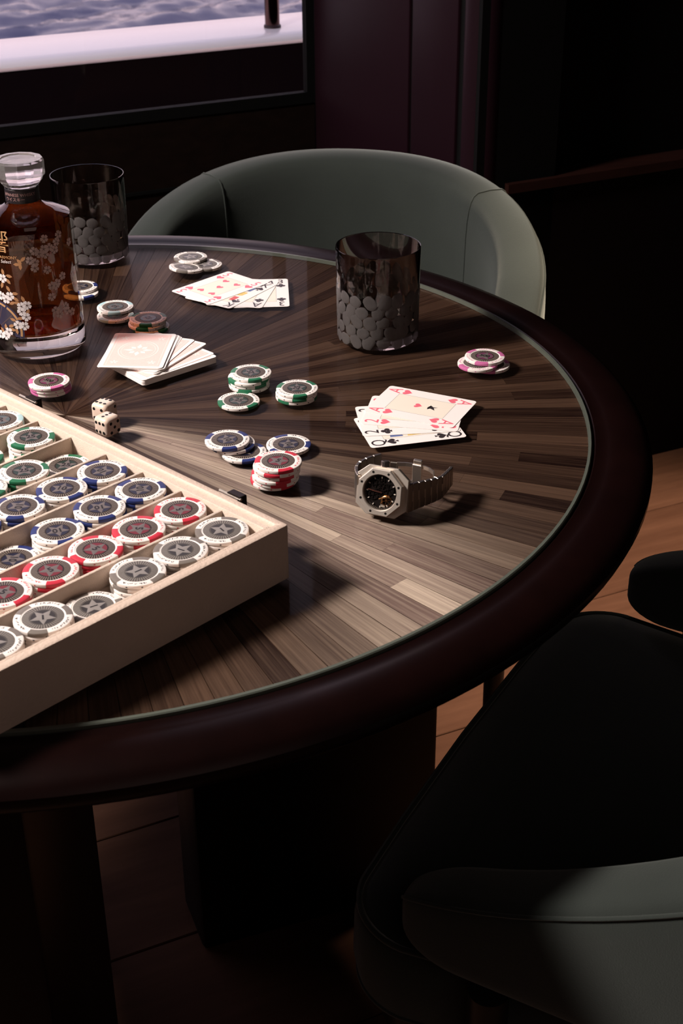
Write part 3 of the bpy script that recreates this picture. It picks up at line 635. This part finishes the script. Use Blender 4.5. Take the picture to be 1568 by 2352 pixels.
# face-down deck
M_BACK = mat('card_back_pink', (0.86, 0.57, 0.52), 0.45, noise_amt=0.14, noise_scale=900); M_BACKL = mat('card_back_light', (0.88, 0.76, 0.71), 0.45, noise_amt=0.03); M_PINKEDGE = mat('card_edge_pink', (0.80, 0.60, 0.55), 0.5, noise_amt=0.1)
def bm_quad_ring(b, pts_o, pts_i, z):
    n = len(pts_o); o = len(b.v); b.v += [(x, y, z) for x, y in pts_o] + [(x, y, z) for x, y in pts_i]
    b.f += [(o + i, o + (i + 1) % n, o + n + (i + 1) % n, o + n + i) for i in range(n)]
b = MB(); z = ZP
b.add([(-0.0275, -0.040, z), (0.0275, -0.040, z), (0.0275, 0.040, z), (-0.0275, 0.040, z)], [(0, 1, 2, 3)]); ME_BK = b.mesh('back_pattern', M_BACK)
b = MB()
def rc_(w, h): return [(-w, -h), (w, -h), (w, h), (-w, h)]
bm_quad_ring(b, rc_(0.0255, 0.038), rc_(0.0251, 0.0376), z + 2e-5)
ell = lambda rx, ry: [(rx * math.cos(2 * PI * k / 40), ry * math.sin(2 * PI * k / 40)) for k in range(40)]
bm_quad_ring(b, ell(0.0200, 0.0235), ell(0.0193, 0.0228), z + 2e-5); bm_quad_ring(b, ell(0.0172, 0.0200), ell(0.0168, 0.0196), z + 2e-5)
for k in range(8):
    a = R_(45 * k); rr_ = 0.0150 if k % 2 == 0 else 0.0115; c, s = math.cos(a), math.sin(a)
    pt = lambda r, d: (r * c - d * s, r * s + d * c, z + 2e-5)
    b.add([pt(0.0040, 0), pt(0.0078, 0.0026), pt(rr_, 0), pt(0.0078, -0.0026)], [(0, 1, 2, 3)])
for sx in (-1, 1):
    for sy in (-1, 1):
        for k in range(5):
            a = R_(72 * k + 20); x0, y0 = sx * 0.0185, sy * 0.0305
            b.add([(x0, y0, z + 2e-5), (x0 + 0.0030 * math.cos(a - 0.35), y0 + 0.0030 * math.sin(a - 0.35), z + 2e-5), (x0 + 0.0048 * math.cos(a), y0 + 0.0048 * math.sin(a), z + 2e-5), (x0 + 0.0030 * math.cos(a + 0.35), y0 + 0.0030 * math.sin(a + 0.35), z + 2e-5)], [(0, 1, 2, 3)])
ME_BKO = b.mesh('back_ornament', M_BACKL)
packs = [(18, 0.0790, 0.1066, 41.0), (1, 0.0770, 0.1086, 46.0), (5, 0.0716, 0.1181, 60.0), (2, 0.0633, 0.1190, 70.0), (3, 0.0567, 0.1182, 81.0), (3, 0.0542, 0.1180, 84.8)]
names = ['lower block of the face-down deck', 'single card', 'second packet', 'thin packet', 'packet under the top cards', 'top packet']
zc_ = TZ + 0.0001; rd = random.Random(2)
for pi_, (n, cx, cy, an) in enumerate(packs):
    for i in range(n):
        M = TR(cx + rd.uniform(-1, 1) * 0.0002, cy + rd.uniform(-1, 1) * 0.0002, zc_, R_(an - 90 + rd.uniform(-0.4, 0.4) + (2.2 * i if pi_ == 4 else 0) + (1.0 * i if pi_ == 5 else 0)))
        o = put('playing_card', ME_CARD, None, M); zc_ += 0.00034
        last = i == n - 1
        if pi_ == 5 and last: lb = 'pink-backed playing card on the very top of the face-down deck'
        elif pi_ == 0: lb = 'pink-backed card in the squared lower block of the face-down deck'
        elif pi_ == 1: lb = 'pink-backed single card lying on the squared lower block of the deck'
        elif pi_ == 5: lb = f'pink-backed card directly under the top card of the deck' if i == n - 2 else 'pink-backed card two below the top card of the deck'
        else: lb = f'{ORD[n - 1 - i]} pink-backed card of the {["", "", "third fanned packet from the top", "second fanned packet from the top", "packet just under the top cards", "topmost packet below its top card"][pi_]} of the deck'
        tag(o, lb, 'card', 'face-down deck of pink-backed cards')
        if last or pi_ in (4, 5): pb = put('back_pattern', ME_BK, o); put('back_ornament', ME_BKO, pb)

# ================================================================== TUMBLERS
M_SMOKE = mat('smoked_glass', (0.60, 0.52, 0.485), 0.02, trans=1.0, ior=1.45)
M_FROST = mat('frosted_cut_glass', (0.092, 0.082, 0.080), 0.42, trans=0.35, noise_amt=0.10, noise_scale=200, bump=0.15, bump_scale=900)
TP = [(0.0, 0.0), (0.0385, 0.0), (0.0405, 0.002), (0.0412, 0.006), (0.0420, 0.05), (0.0430, 0.0968), (0.0426, 0.0978), (0.0418, 0.0976), (0.0410, 0.05), (0.0400, 0.014), (0.036, 0.010), (0.0, 0.009)]
b = MB(); b.lathe(TP, 72); ME_TUM = b.mesh('tumbler', M_SMOKE, 40)
def r_out(z): return 0.0412 + (z - 0.006) * (0.0018 / 0.0908)
def pebble(seed):
    rr = random.Random(seed); n = 14; rings = []
    ph = [rr.uniform(-0.12, 0.12) for _ in range(n)]
    w, h = rr.uniform(0.0060, 0.0074), rr.uniform(0.0056, 0.0084)
    for q, off in ((1.0, 0.0), (0.90, 0.00020), (0.5, 0.00026), (0.02, 0.00028)):
        ring = []
        for k in range(n):
            t = 2 * PI * k / n; s = q * (1 + ph[k] * 0.6); x = w * s * math.copysign(abs(math.cos(t)) ** 0.8, math.cos(t)); y = h * s * math.copysign(abs(math.sin(t)) ** 0.8, math.sin(t))
            a = x / 0.0415; ring.append(((0.0415 + off) * math.cos(a) - 0.0415, (0.0415 + off) * math.sin(a), y))
        rings.append(ring)
    m = MB(); m.loops(rings, True, False, True); return m.mesh('cut_facet', M_FROST, 50)
PEB = [pebble(s) for s in range(5)]
def tumbler(x, y, rz, label):
    t = put('tumbler', ME_TUM, None, TR(x, y, TZ + 0.0001, rz)); tag(t, label, 'glass', 'smoked cut tumblers on the table')
    rr = random.Random(9)
    for row in range(5):
        z = 0.0085 + row * 0.0108
        for k in range(18):
            a = 2 * PI * (k + 0.5 * (row % 2)) / 18 + rr.uniform(-0.035, 0.035); zz = z + rr.uniform(-0.001, 0.001)
            M = Matrix.Rotation(a, 4, 'Z') @ Matrix.Translation((r_out(zz) + 0.00005, 0, zz)) @ Matrix.Rotation(rr.uniform(-0.7, 0.7), 4, 'X')
            put('cut_facet', PEB[rr.randrange(5)], t, M)
tumbler(0.2935, 0.1763, 0.3, 'smoked tumbler with pebble-cut base standing alone right of the card fan')
tumbler(-0.0385, 0.4417, 1.1, 'smoked tumbler with pebble-cut base half hidden behind the whisky bottle')

# ================================================================== WHISKY BOTTLE
BX, BY = -0.0535, 0.166
M_GBASE = mat('thick_base_glass', (0.46, 0.43, 0.39), 0.0, trans=1.0, ior=1.50)
bot = empty('whisky_bottle', TR(BX, BY, TZ + 0.0001)); tag(bot, 'faceted glass whisky decanter with amber whisky and white blossom print', 'bottle')
M_GLASS = mat('clear_glass', (0.97, 0.97, 0.97), 0.0, trans=1.0, ior=1.50)
def whisky_mat():
    m = bpy.data.materials.new('amber_whisky'); m.use_nodes = True; nt = m.node_tree; nt.nodes.clear(); L = nt.links.new
    out = nt.nodes.new('ShaderNodeOutputMaterial'); mx = nt.nodes.new('ShaderNodeMixShader'); tr = nt.nodes.new('ShaderNodeBsdfTransparent'); gl = nt.nodes.new('ShaderNodeBsdfGlass')
    tr.inputs['Color'].default_value = (0.88, 0.52, 0.25, 1); gl.inputs['Color'].default_value = (0.22, 0.045, 0.008, 1); gl.inputs['IOR'].default_value = 1.36; gl.inputs['Roughness'].default_value = 0.0
    mx.inputs[0].default_value = 0.52; L(tr.outputs[0], mx.inputs[1]); L(gl.outputs[0], mx.inputs[2]); L(mx.outputs[0], out.inputs['Surface']); return m
outer_p = [(0, 0.0015), (0.040, 0.0015), (0.0445, 0.0), (0.0475, 0.003), (0.0482, 0.008), (0.0474, 0.013), (0.0470, 0.020), (0.0470, 0.025), (0.0464, 0.09), (0.0457, 0.128), (0.0452, 0.1325), (0.0435, 0.1355), (0.032, 0.1408), (0.0215, 0.1445), (0.0178, 0.1475), (0.0166, 0.152), (0.0160, 0.164), (0.0150, 0.1645)]
inner_p = [(0.0138, 0.1645), (0.0142, 0.150), (0.020, 0.1425), (0.031, 0.1385), (0.0415, 0.1335), (0.0430, 0.130), (0.0436, 0.09), (0.0440, 0.030), (0.0425, 0.0245), (0.036, 0.0222), (0.0, 0.0218)]
b = MB(); b.lathe([p for p in outer_p if p[1] >= 0.0245 and p[0] > 0] + [p for p in inner_p if p[1] > 0.0242] + [(0.0470, 0.025)], 96); b.build('glass_body', pane_mat('bottle_wall_glass', (0.97, 0.965, 0.96), 1.0), bot, 35)
b = MB(); b.lathe([p for p in outer_p if p[1] < 0.0245] + [(0.0470, 0.0245), (0.0440, 0.0245)] + [(0.0425, 0.0235), (0.036, 0.0222), (0.0, 0.0218)], 96); b.build('glass_base', M_GBASE, bot, 35)
liq = [(0, 0.0222), (0.0361, 0.0226), (0.0424, 0.0249), (0.0438, 0.030), (0.0434, 0.09), (0.0428, 0.130), (0.0413, 0.1334), (0.036, 0.1362), (0.0, 0.1362)]
b = MB(); b.lathe(liq, 96); b.build('whisky', whisky_mat(), bot, 35)
st_ = MB(); st_.lathe([(0, 0.150), (0.0130, 0.150), (0.0135, 0.164), (0.0165, 0.1645), (0.0185, 0.1665), (0.0185, 0.1685), (0.0205, 0.1690), (0.0212, 0.1715), (0.0236, 0.1742), (0.0240, 0.1760), (0.0240, 0.1885), (0.0228, 0.1905), (0.0178, 0.1905), (0.0170, 0.1896), (0.0, 0.1892)], 12, None, R_(8))
st_.build('stopper', mat('frosty_stopper_glass', (0.97, 0.93, 0.93), 0.14, trans=0.92, ior=1.48, noise_amt=0.02), bot)
b = MB(); b.lathe([(0.0166, 0.1500), (0.01665, 0.1505), (0.0164, 0.1630), (0.0162, 0.1632)], 64); nl = b.build('neck_label', mat('neck_label_black', (0.010, 0.006, 0.008), 0.45, noise_amt=0.1), bot, 40)
def wrap_text(body, size, th, z, rad, m, parent, name, bold=0.0, shear=0.0, right=None, spacing=1.0):
    tv, tf = text_geo(body, size, bold, shear, spacing); b = MB()
    if right is not None:
        w = max(x for x, y, _ in tv); off = R_(right) - w / rad
    else: off = R_(th)
    b.add([(rad * math.cos(off + x / rad), rad * math.sin(off + x / rad), z + y) for x, y, _ in tv], tf); return b.build(name, m, parent)
M_NTXT = mat('label_copper_ink', (0.34, 0.20, 0.19), 0.4, noise_amt=0.05); M_GTXT = mat('gold_print', (0.62, 0.36, 0.17), 0.35, metal=0.3, noise_amt=0.08); M_WTXT = mat('white_print', (0.80, 0.74, 0.72), 0.4, noise_amt=0.03)
wrap_text('JAPANESE WHISKY', 0.0042, -92, 0.1585, 0.01675, M_NTXT, nl, 'lettering')
wrap_text('\u30a6\u30a4\u30b9\u30ad\u30fc', 0.0042, -106, 0.1540, 0.0168, M_NTXT, nl, 'lettering')
pr = empty('front_print', None, bot)
RB = 0.0473
def surf(th, z, off=0.0):
    r = 0.0470 - 0.0013 * max(0, min(1, (z - 0.025) / 0.105)) + 0.00025 + off
    return Vector((r * math.cos(th), r * math.sin(th), z))
wrap_text('HARMONY', 0.0042, 0, 0.1062, 0.0467, M_GTXT, pr, 'lettering', right=-92.6)
wrap_text("Master's Select", 0.0046, 0, 0.1020, 0.0467, M_WTXT, pr, 'lettering', shear=0.2, right=-99.9)
wrap_text('\u97ff', 0.024, 0, 0.120, 0.0466, M_GTXT, pr, 'lettering', right=-101)
def decal(polys, th, z, name, m, off=0.0):
    b = MB()
    for poly in polys: b.add([surf(R_(th) + x / 0.047, z / 1000 + y, off) for x, y in poly], [tuple(range(len(poly)))])
    return b.build(name, m, pr)
def petals(r, rot):
    ps = []
    for k in range(5):
        a = rot + 2 * PI * k / 5; c, s = math.cos(a), math.sin(a)
        shape = [(0.12, 0), (0.45, 0.30), (0.78, 0.40), (1.0, 0.20), (0.90, 0.0), (1.0, -0.20), (0.78, -0.40), (0.45, -0.30)]
        ps.append([(r * (x * c - y * s), r * (x * s + y * c)) for x, y in shape])
    return ps
M_BLOS = mat('blossom_white_print', (0.78, 0.72, 0.72), 0.5, noise_amt=0.03); M_BLOS_SHADE = mat('blossom_shaded_print', (0.36, 0.27, 0.25), 0.5, noise_amt=0.05); M_BLOSC = mat('blossom_heart_print', (0.10, 0.06, 0.06), 0.5, noise_amt=0.05); M_LEAFG = mat('gold_leaf_print', (0.48, 0.25, 0.12), 0.4, metal=0.25, noise_amt=0.08); M_WHEEL = mat('indigo_print', (0.028, 0.025, 0.060), 0.45, noise_amt=0.08)  # second blossom colour is the white print with the bottle's unlit-side shade painted in
rf = random.Random(6)
def ringp(r, n=8): return [[(r * math.cos(2 * PI * k / n), r * math.sin(2 * PI * k / n)) for k in range(n)]]
front = [(-114.1, 84.5), (-107.0, 67.0), (-119.2, 66.3), (-112.6, 63.3), (-93.9, 57.0), (-87.1, 58.2), (-94.2, 51.9), (-89.5, 46.2), (-100.8, 37.6), (-92.6, 36.9), (-127.3, 24.6), (-119.1, 24.7), (-114.1, 29.3)]
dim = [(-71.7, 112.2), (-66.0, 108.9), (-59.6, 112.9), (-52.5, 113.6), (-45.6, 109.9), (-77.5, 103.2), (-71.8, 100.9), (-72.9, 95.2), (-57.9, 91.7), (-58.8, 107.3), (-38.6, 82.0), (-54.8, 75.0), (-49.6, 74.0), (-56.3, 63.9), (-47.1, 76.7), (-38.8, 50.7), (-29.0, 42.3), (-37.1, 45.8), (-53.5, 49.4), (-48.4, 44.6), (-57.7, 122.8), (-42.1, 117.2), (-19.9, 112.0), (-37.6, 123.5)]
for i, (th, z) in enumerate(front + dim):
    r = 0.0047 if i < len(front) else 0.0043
    fo = decal(petals(r, rf.uniform(0, 1.2)), th, z, 'blossom', M_BLOS if i < len(front) else M_BLOS_SHADE, 0.00012 + 0.00002 * (i % 5))
    c = decal(ringp(r * 0.16), th, z, 'blossom_heart', M_BLOSC, 0.00025); 
leaves = [(-112.9, 91.1, 100), (-105.3, 87.5, -10), (-106.9, 82.1, -50), (-116.2, 77.4, -110), (-108.2, 74.5, 120), (-100.2, 70.0, 0), (-99.9, 64.4, -30), (-91.0, 64.6, 110), (-104.9, 60.0, 200), (-99.0, 60.6, 0), (-87.0, 51.2, 60), (-106.4, 42.7, 160), (-109.6, 36.0, 20), (-97.2, 44.5, 10), (-108.1, 32.2, -10), (-103.0, 31.0, -80), (-117.8, 34.0, 90), (-123.5, 29.8, 130), (-90.3, 102.4, 130), (-89.6, 97.5, -90), (-93.6, 99.7, 180), (-85.7, 104.8, 40)]
LS = [(-0.5, 0), (-0.2, 0.2), (0.15, 0.22), (0.5, 0), (0.15, -0.22), (-0.2, -0.2)]
for th, z, a in leaves:
    c, s = math.cos(R_(a)), math.sin(R_(a)); k = 0.0072
    decal([[(k * (x * c - y * s), k * (x * s + y * c)) for x, y in LS]], th, z, 'leaf', M_LEAFG, 0.00008)
WT, WZc, WR = -131.5, 30.5, 0.0295
def arc(r0, r1, a0, a1, n=16):
    out = []
    for k in range(n):
        a, c = R_(a0 + (a1 - a0) * k / n), R_(a0 + (a1 - a0) * (k + 1) / n)
        q = [(r0 * math.cos(a), r0 * math.sin(a)), (r1 * math.cos(a), r1 * math.sin(a)), (r1 * math.cos(c), r1 * math.sin(c)), (r0 * math.cos(c), r0 * math.sin(c))]
        if all(y > -0.0085 for _, y in q): out.append(q)
    return out
decal(arc(0.006, 0.0275, -16, 130, 40), WT, WZc, 'wheel_print', M_WHEEL, -0.00005)
decal(arc(0.0275, 0.0310, -16, 130, 40), WT, WZc, 'wheel_print', M_WHEEL, 0.0)
decal(arc(0.0270, 0.0292, -10, 22, 12) + arc(0.0270, 0.0292, 26, 58, 12) + arc(0.0270, 0.0292, 62, 94, 12), WT, WZc, 'wheel_rim_print', M_GTXT, 0.00004)
for a in (10, 40, 70, 100): decal([[(0.006 * math.cos(R_(a - 3)), 0.006 * math.sin(R_(a - 3))), (0.026 * math.cos(R_(a - 1.2)), 0.026 * math.sin(R_(a - 1.2))), (0.026 * math.cos(R_(a + 1.2)), 0.026 * math.sin(R_(a + 1.2))), (0.006 * math.cos(R_(a + 3)), 0.006 * math.sin(R_(a + 3)))]], WT, WZc, 'spoke_print', M_BLOSC, 0.0)

# ================================================================== WATCH
az, el, ro = R_(-26.6), R_(14.7), R_(2.2)
nW = Vector((math.sin(az) * math.cos(el), -math.cos(az) * math.cos(el), math.sin(el))); rt = Vector((math.cos(az), math.sin(az), 0)); upv = nW.cross(rt)
rt2 = math.cos(ro) * rt + math.sin(ro) * upv; up2 = -math.sin(ro) * rt + math.cos(ro) * upv
WM = Matrix((rt2, up2, nW)).transposed().to_4x4(); WM.translation = Vector((0.2850, -0.2042, TZ + 0.0214))
WBASE = TR(0.285, -0.2042, TZ); watch = empty('wristwatch', WBASE); tag(watch, 'steel wristwatch with octagonal bezel lying on its side, clasp open', 'watch')
WL = WBASE.inverted() @ WM          # dial frame: X right, Y towards the crown, Z out of the dial; Z=0 is the bezel face
def octo(rad, z, rot=22.5, n=8): return [(rad * math.cos(R_(rot + 360 / n * k)), rad * math.sin(R_(rot + 360 / n * k)), z) for k in range(n)]
cp = [(-0.0222, -0.0125), (-0.0222, 0.0125), (-0.0125, 0.0203), (0.0125, 0.0203), (0.0222, 0.0125), (0.0222, -0.0125), (0.0125, -0.0203), (-0.0125, -0.0203)]
b = MB(); b.loops([[(x * s, y * s, z) for x, y in cp] for s, z in ((0.90, -0.0115), (0.97, -0.0095), (1.0, -0.0065), (1.0, -0.0050), (0.985, -0.0046))]); case_o = b.build('case_body', M_STEEL, watch, 25, WL)
def ringed(outs, ins, m, name, smooth=25):
    b = MB(); n = len(ins[0]); o8 = []
    for rad, z in outs:                      # octagon resampled to n points
        ring = []
        for k in range(n):
            a = 360 * k / n; d = ((a - 22.5) % 45) - 22.5; rr_ = rad * math.cos(R_(22.5)) / math.cos(R_(d)); ring.append((rr_ * math.cos(R_(a)), rr_ * math.sin(R_(a)), z))
        o8.append(ring)
    b.loops(o8 + ins, True, False, False); return b.build(name, m, watch, smooth, WL)
circ = lambda rad, z, n=64: [(rad * math.cos(2 * PI * k / n), rad * math.sin(2 * PI * k / n), z) for k in range(n)]
ringed([(0.0200, -0.0047), (0.0203, -0.0036), (0.0207, -0.0012), (0.0197, 0.0)], [circ(0.0150, 0.0), circ(0.0144, -0.0008), circ(0.0143, -0.0040), circ(0.0150, -0.0042)], M_STEEL, 'bezel', 20)
b = MB(); b.lathe([(0, -0.0003), (0.00105, -0.0003), (0.00105, 0.00008), (0, 0.00008)], 14); sme = b.mesh('bezel_screw', mat('dark_screw', (0.02, 0.017, 0.015), 0.4, metal=0.6, noise_amt=0.05), 40)
for k in range(8):
    a = R_(22.5 + 45 * k); put('bezel_screw', sme, watch, WL @ Matrix.Translation((0.01723 * math.cos(a), 0.01723 * math.sin(a), 0.0)))
M_DIAL = mat('black_dial', (0.006, 0.004, 0.004), 0.5, spec=0.2, noise_amt=0.2, noise_scale=400)
b = MB(); b.lathe([(0, -0.0040), (0.0144, -0.0040), (0.0144, -0.0036), (0.0128, -0.0034), (0.0126, -0.0038), (0, -0.0038)], 64); dial = b.build('dial', M_DIAL, watch, 30, WL)
M_DMET = mat('dark_gear_metal', (0.05, 0.042, 0.04), 0.3, metal=0.9, noise_amt=0.1)
def gear(x, y, r, w, m, nt_=0, name='gear'):
    b = MB(); b.lathe([(r - w, -0.0037), (r, -0.0037), (r, -0.0030), (r - w, -0.0030), (r - w, -0.0037)], 32, Matrix.Translation((x, y, 0)))
    for k in range(3):
        a = R_(120 * k + 20); b.box(-r + w / 2, r - w / 2, -0.0002, 0.0002, -0.0036, -0.0032, Matrix.Translation((x, y, 0)) @ Matrix.Rotation(a, 4, 'Z'))
    b.lathe([(0, -0.0037), (0.0007, -0.0037), (0.0007, -0.0028), (0, -0.0027)], 12, Matrix.Translation((x, y, 0)))
    b.build(name, m, dial, 30)
for x, y, r, w in ((-0.0045, 0.0058, 0.0042, 0.0008), (0.0020, 0.0045, 0.0034, 0.0007), (-0.0065, -0.0030, 0.0042, 0.0008), (0.0058, 0.0030, 0.0052, 0.0009), (0.0, 0.0095, 0.0028, 0.0006), (-0.0005, -0.0010, 0.0030, 0.0006)): gear(x, y, r, w, M_DMET)
gear(0.0052, -0.0062, 0.0046, 0.0007, M_GOLD, name='balance_wheel')
b = MB(); b.tube([(-0.0010, -0.0058, -0.0026), (0.0012, -0.0048, -0.0024), (0.0032, -0.0034, -0.0023), (0.0056, -0.0028, -0.0023), (0.0082, -0.0030, -0.0025)], [0.0006, 0.0007, 0.0010, 0.0008, 0.0006], 8)
b.tube([(0.0012, -0.0048, -0.0025), (0.0014, -0.0072, -0.0025), (0.0006, -0.0092, -0.0026)], 0.0006, 8); b.build('balance_bridge', M_GOLD, dial, 50)
b = MB(); b.box(0.0005, 0.0042, -0.0120, -0.0100, -0.0036, -0.0030); b.build('barrel_bridge', M_STEEL, dial)
M_LUM = mat('hour_marker_white', (0.80, 0.74, 0.68), 0.3, metal=0.3, noise_amt=0.03)
for k in range(12):
    b = MB(); b.box(0.0112, 0.0127, -0.00038, 0.00038, -0.0034, -0.0028, Matrix.Rotation(R_(30 * k), 4, 'Z')); b.build('hour_marker', M_LUM, dial)
b = MB()
for k in range(60): b.box(0.0131, 0.0138, -0.00012, 0.00012, -0.0035, -0.0032, Matrix.Rotation(R_(6 * k), 4, 'Z'))
b.build('minute_track', mat('minute_print', (0.30, 0.26, 0.23), 0.4, noise_amt=0.05), dial)
for nm, ln_, w, a in (('hour_hand', 0.0078, 0.00042, 176), ('minute_hand', 0.0112, 0.00034, 174)):
    b = MB(); b.box(-0.0012, ln_, -w, w, -0.0022, -0.0019, Matrix.Rotation(R_(a), 4, 'Z')); b.build(nm, mat('rose_hand', (0.55, 0.25, 0.20), 0.25, metal=0.9, noise_amt=0.03), dial)
b = MB(); b.lathe([(0, -0.0016), (0.0145, -0.0016), (0.0145, -0.0010), (0, -0.0010)], 64); b.build('crystal', pane_mat('watch_crystal', (0.98, 0.97, 0.96), 0.25), watch, 40, WL)
b = MB(); b.lathe([(0, 0), (0.0030, 0), (0.0034, 0.0006), (0.0034, 0.0040), (0.0028, 0.0046), (0, 0.0046)], 10, Matrix.Translation((0.0, 0.0203, -0.0068)) @ Matrix.Rotation(-PI / 2, 4, 'X')); b.build('crown', mat('dark_steel', (0.16, 0.13, 0.12), 0.35, metal=0.9, noise_amt=0.05), watch, 30, WL)
# bracelet links along the plan path of each strap half
def resample(pts, n):
    P_ = [Vector(p) for p in pts]; L_ = [0]
    for a, c in zip(P_, P_[1:]): L_.append(L_[-1] + (c - a).length)
    out = []
    for k in range(n):
        d = L_[-1] * k / (n - 1)
        for i in range(len(P_) - 1):
            if d <= L_[i + 1] + 1e-9: t = (d - L_[i]) / (L_[i + 1] - L_[i]); out.append(P_[i].lerp(P_[i + 1], t)); break
    return out
M_LINK = mat('bracelet_steel', (0.40, 0.36, 0.32), 0.34, metal=1.0, bump=0.1, bump_scale=1500)
WI = WBASE.inverted()
def links(pts, n, h0, h1, z0, z1, name='bracelet_link', th=0.0030):
    P_ = resample([(x, y, 0) for x, y in pts], n + 1)
    for i in range(n):
        a, c = P_[i], P_[i + 1]; d = c - a; t = (i + 0.5) / n; h = h0 + (h1 - h0) * t; zc = z0 + (z1 - z0) * t
        v, f = bevel_box(d.length * 0.93, th, h * 2, 0.0005, 1); b = MB(); b.add(v, f)
        mid = (a + c) / 2; M = WI @ Matrix.Translation((mid.x, mid.y, TZ + zc)) @ Matrix.Rotation(math.atan2(d.y, d.x), 4, 'Z')
        b.build(name, M_LINK, watch, None, M)
        b = MB(); v, f = bevel_box(d.length * 0.5, th * 0.8, h * 0.7, 0.0004, 1); b.add(v, f); b.build('connector', M_STEELP, watch, None, WI @ Matrix.Translation((c.x, c.y, TZ + zc)) @ Matrix.Rotation(math.atan2(d.y, d.x), 4, 'Z')) if i < n - 1 else None
links([(0.3060, -0.2065), (0.3130, -0.2005), (0.3210, -0.1945), (0.3290, -0.1885), (0.3355, -0.1820), (0.3400, -0.1720), (0.3455, -0.1585)], 10, 0.0128, 0.0082, 0.0170, 0.0125)
links([(0.2690, -0.1905), (0.2665, -0.1800), (0.2680, -0.1700), (0.2735, -0.1620), (0.2810, -0.1560), (0.2880, -0.1520)], 6, 0.0128, 0.0096, 0.0180, 0.0205)
# folding clasp: two thin blades, an open frame and the centre plate
cpts = [(0.2890, -0.1535), (0.2955, -0.1540), (0.3010, -0.1555)]
links(cpts, 2, 0.0082, 0.0080, 0.0165, 0.0150, 'clasp_blade', 0.0012)
fr_ = resample([(x, y, 0) for x, y in ((0.3010, -0.1555), (0.3080, -0.1560), (0.3150, -0.1580), (0.3215, -0.1610), (0.3265, -0.1655), (0.3300, -0.1720))], 16)
b = MB()
for zt in (0.0222, 0.0062):
    rings = []
    for i, p_ in enumerate(fr_):
        t = fr_[min(i + 1, 15)] - fr_[max(i - 1, 0)]; t.normalize(); n_ = Vector((-t.y, t.x, 0)) * 0.0006
        rings.append([p_ + n_ + Vector((0, 0, zt - 0.0018)), p_ - n_ + Vector((0, 0, zt - 0.0018)), p_ - n_ + Vector((0, 0, zt + 0.0014)), p_ + n_ + Vector((0, 0, zt + 0.0014))])
    b.loops(rings, True, True, True, WI @ Matrix.Translation((0, 0, TZ)))
for p_ in (fr_[0], fr_[-1]): b.box(p_.x - 0.0006, p_.x + 0.0006, p_.y - 0.0006, p_.y + 0.0006, 0.0050, 0.0234, WI @ Matrix.Translation((0, 0, TZ)))
b.build('clasp_frame', M_STEELP, watch)
c_ = fr_[7]; d_ = fr_[8] - fr_[6]; v, f = bevel_box(0.0080, 0.0022, 0.0200, 0.0004, 1); b = MB(); b.add(v, f); b.build('clasp_plate', M_STEELP, watch, None, WI @ Matrix.Translation((c_.x, c_.y - 0.0014, TZ + 0.0138)) @ Matrix.Rotation(math.atan2(d_.y, d_.x), 4, 'Z'))
v, f = bevel_box(0.0075, 0.0034, 0.0036, 0.0006, 2); b = MB(); b.add(v, f); b.build('clasp_button', M_STEELP, watch, None, WI @ Matrix.Translation((c_.x + 0.0008, c_.y, TZ + 0.0255)) @ Matrix.Rotation(math.atan2(d_.y, d_.x), 4, 'Z'))
links([(0.3300, -0.1720), (0.3345, -0.1760), (0.3385, -0.1755)], 2, 0.0074, 0.0070, 0.0118, 0.0118, 'clasp_blade', 0.0012)
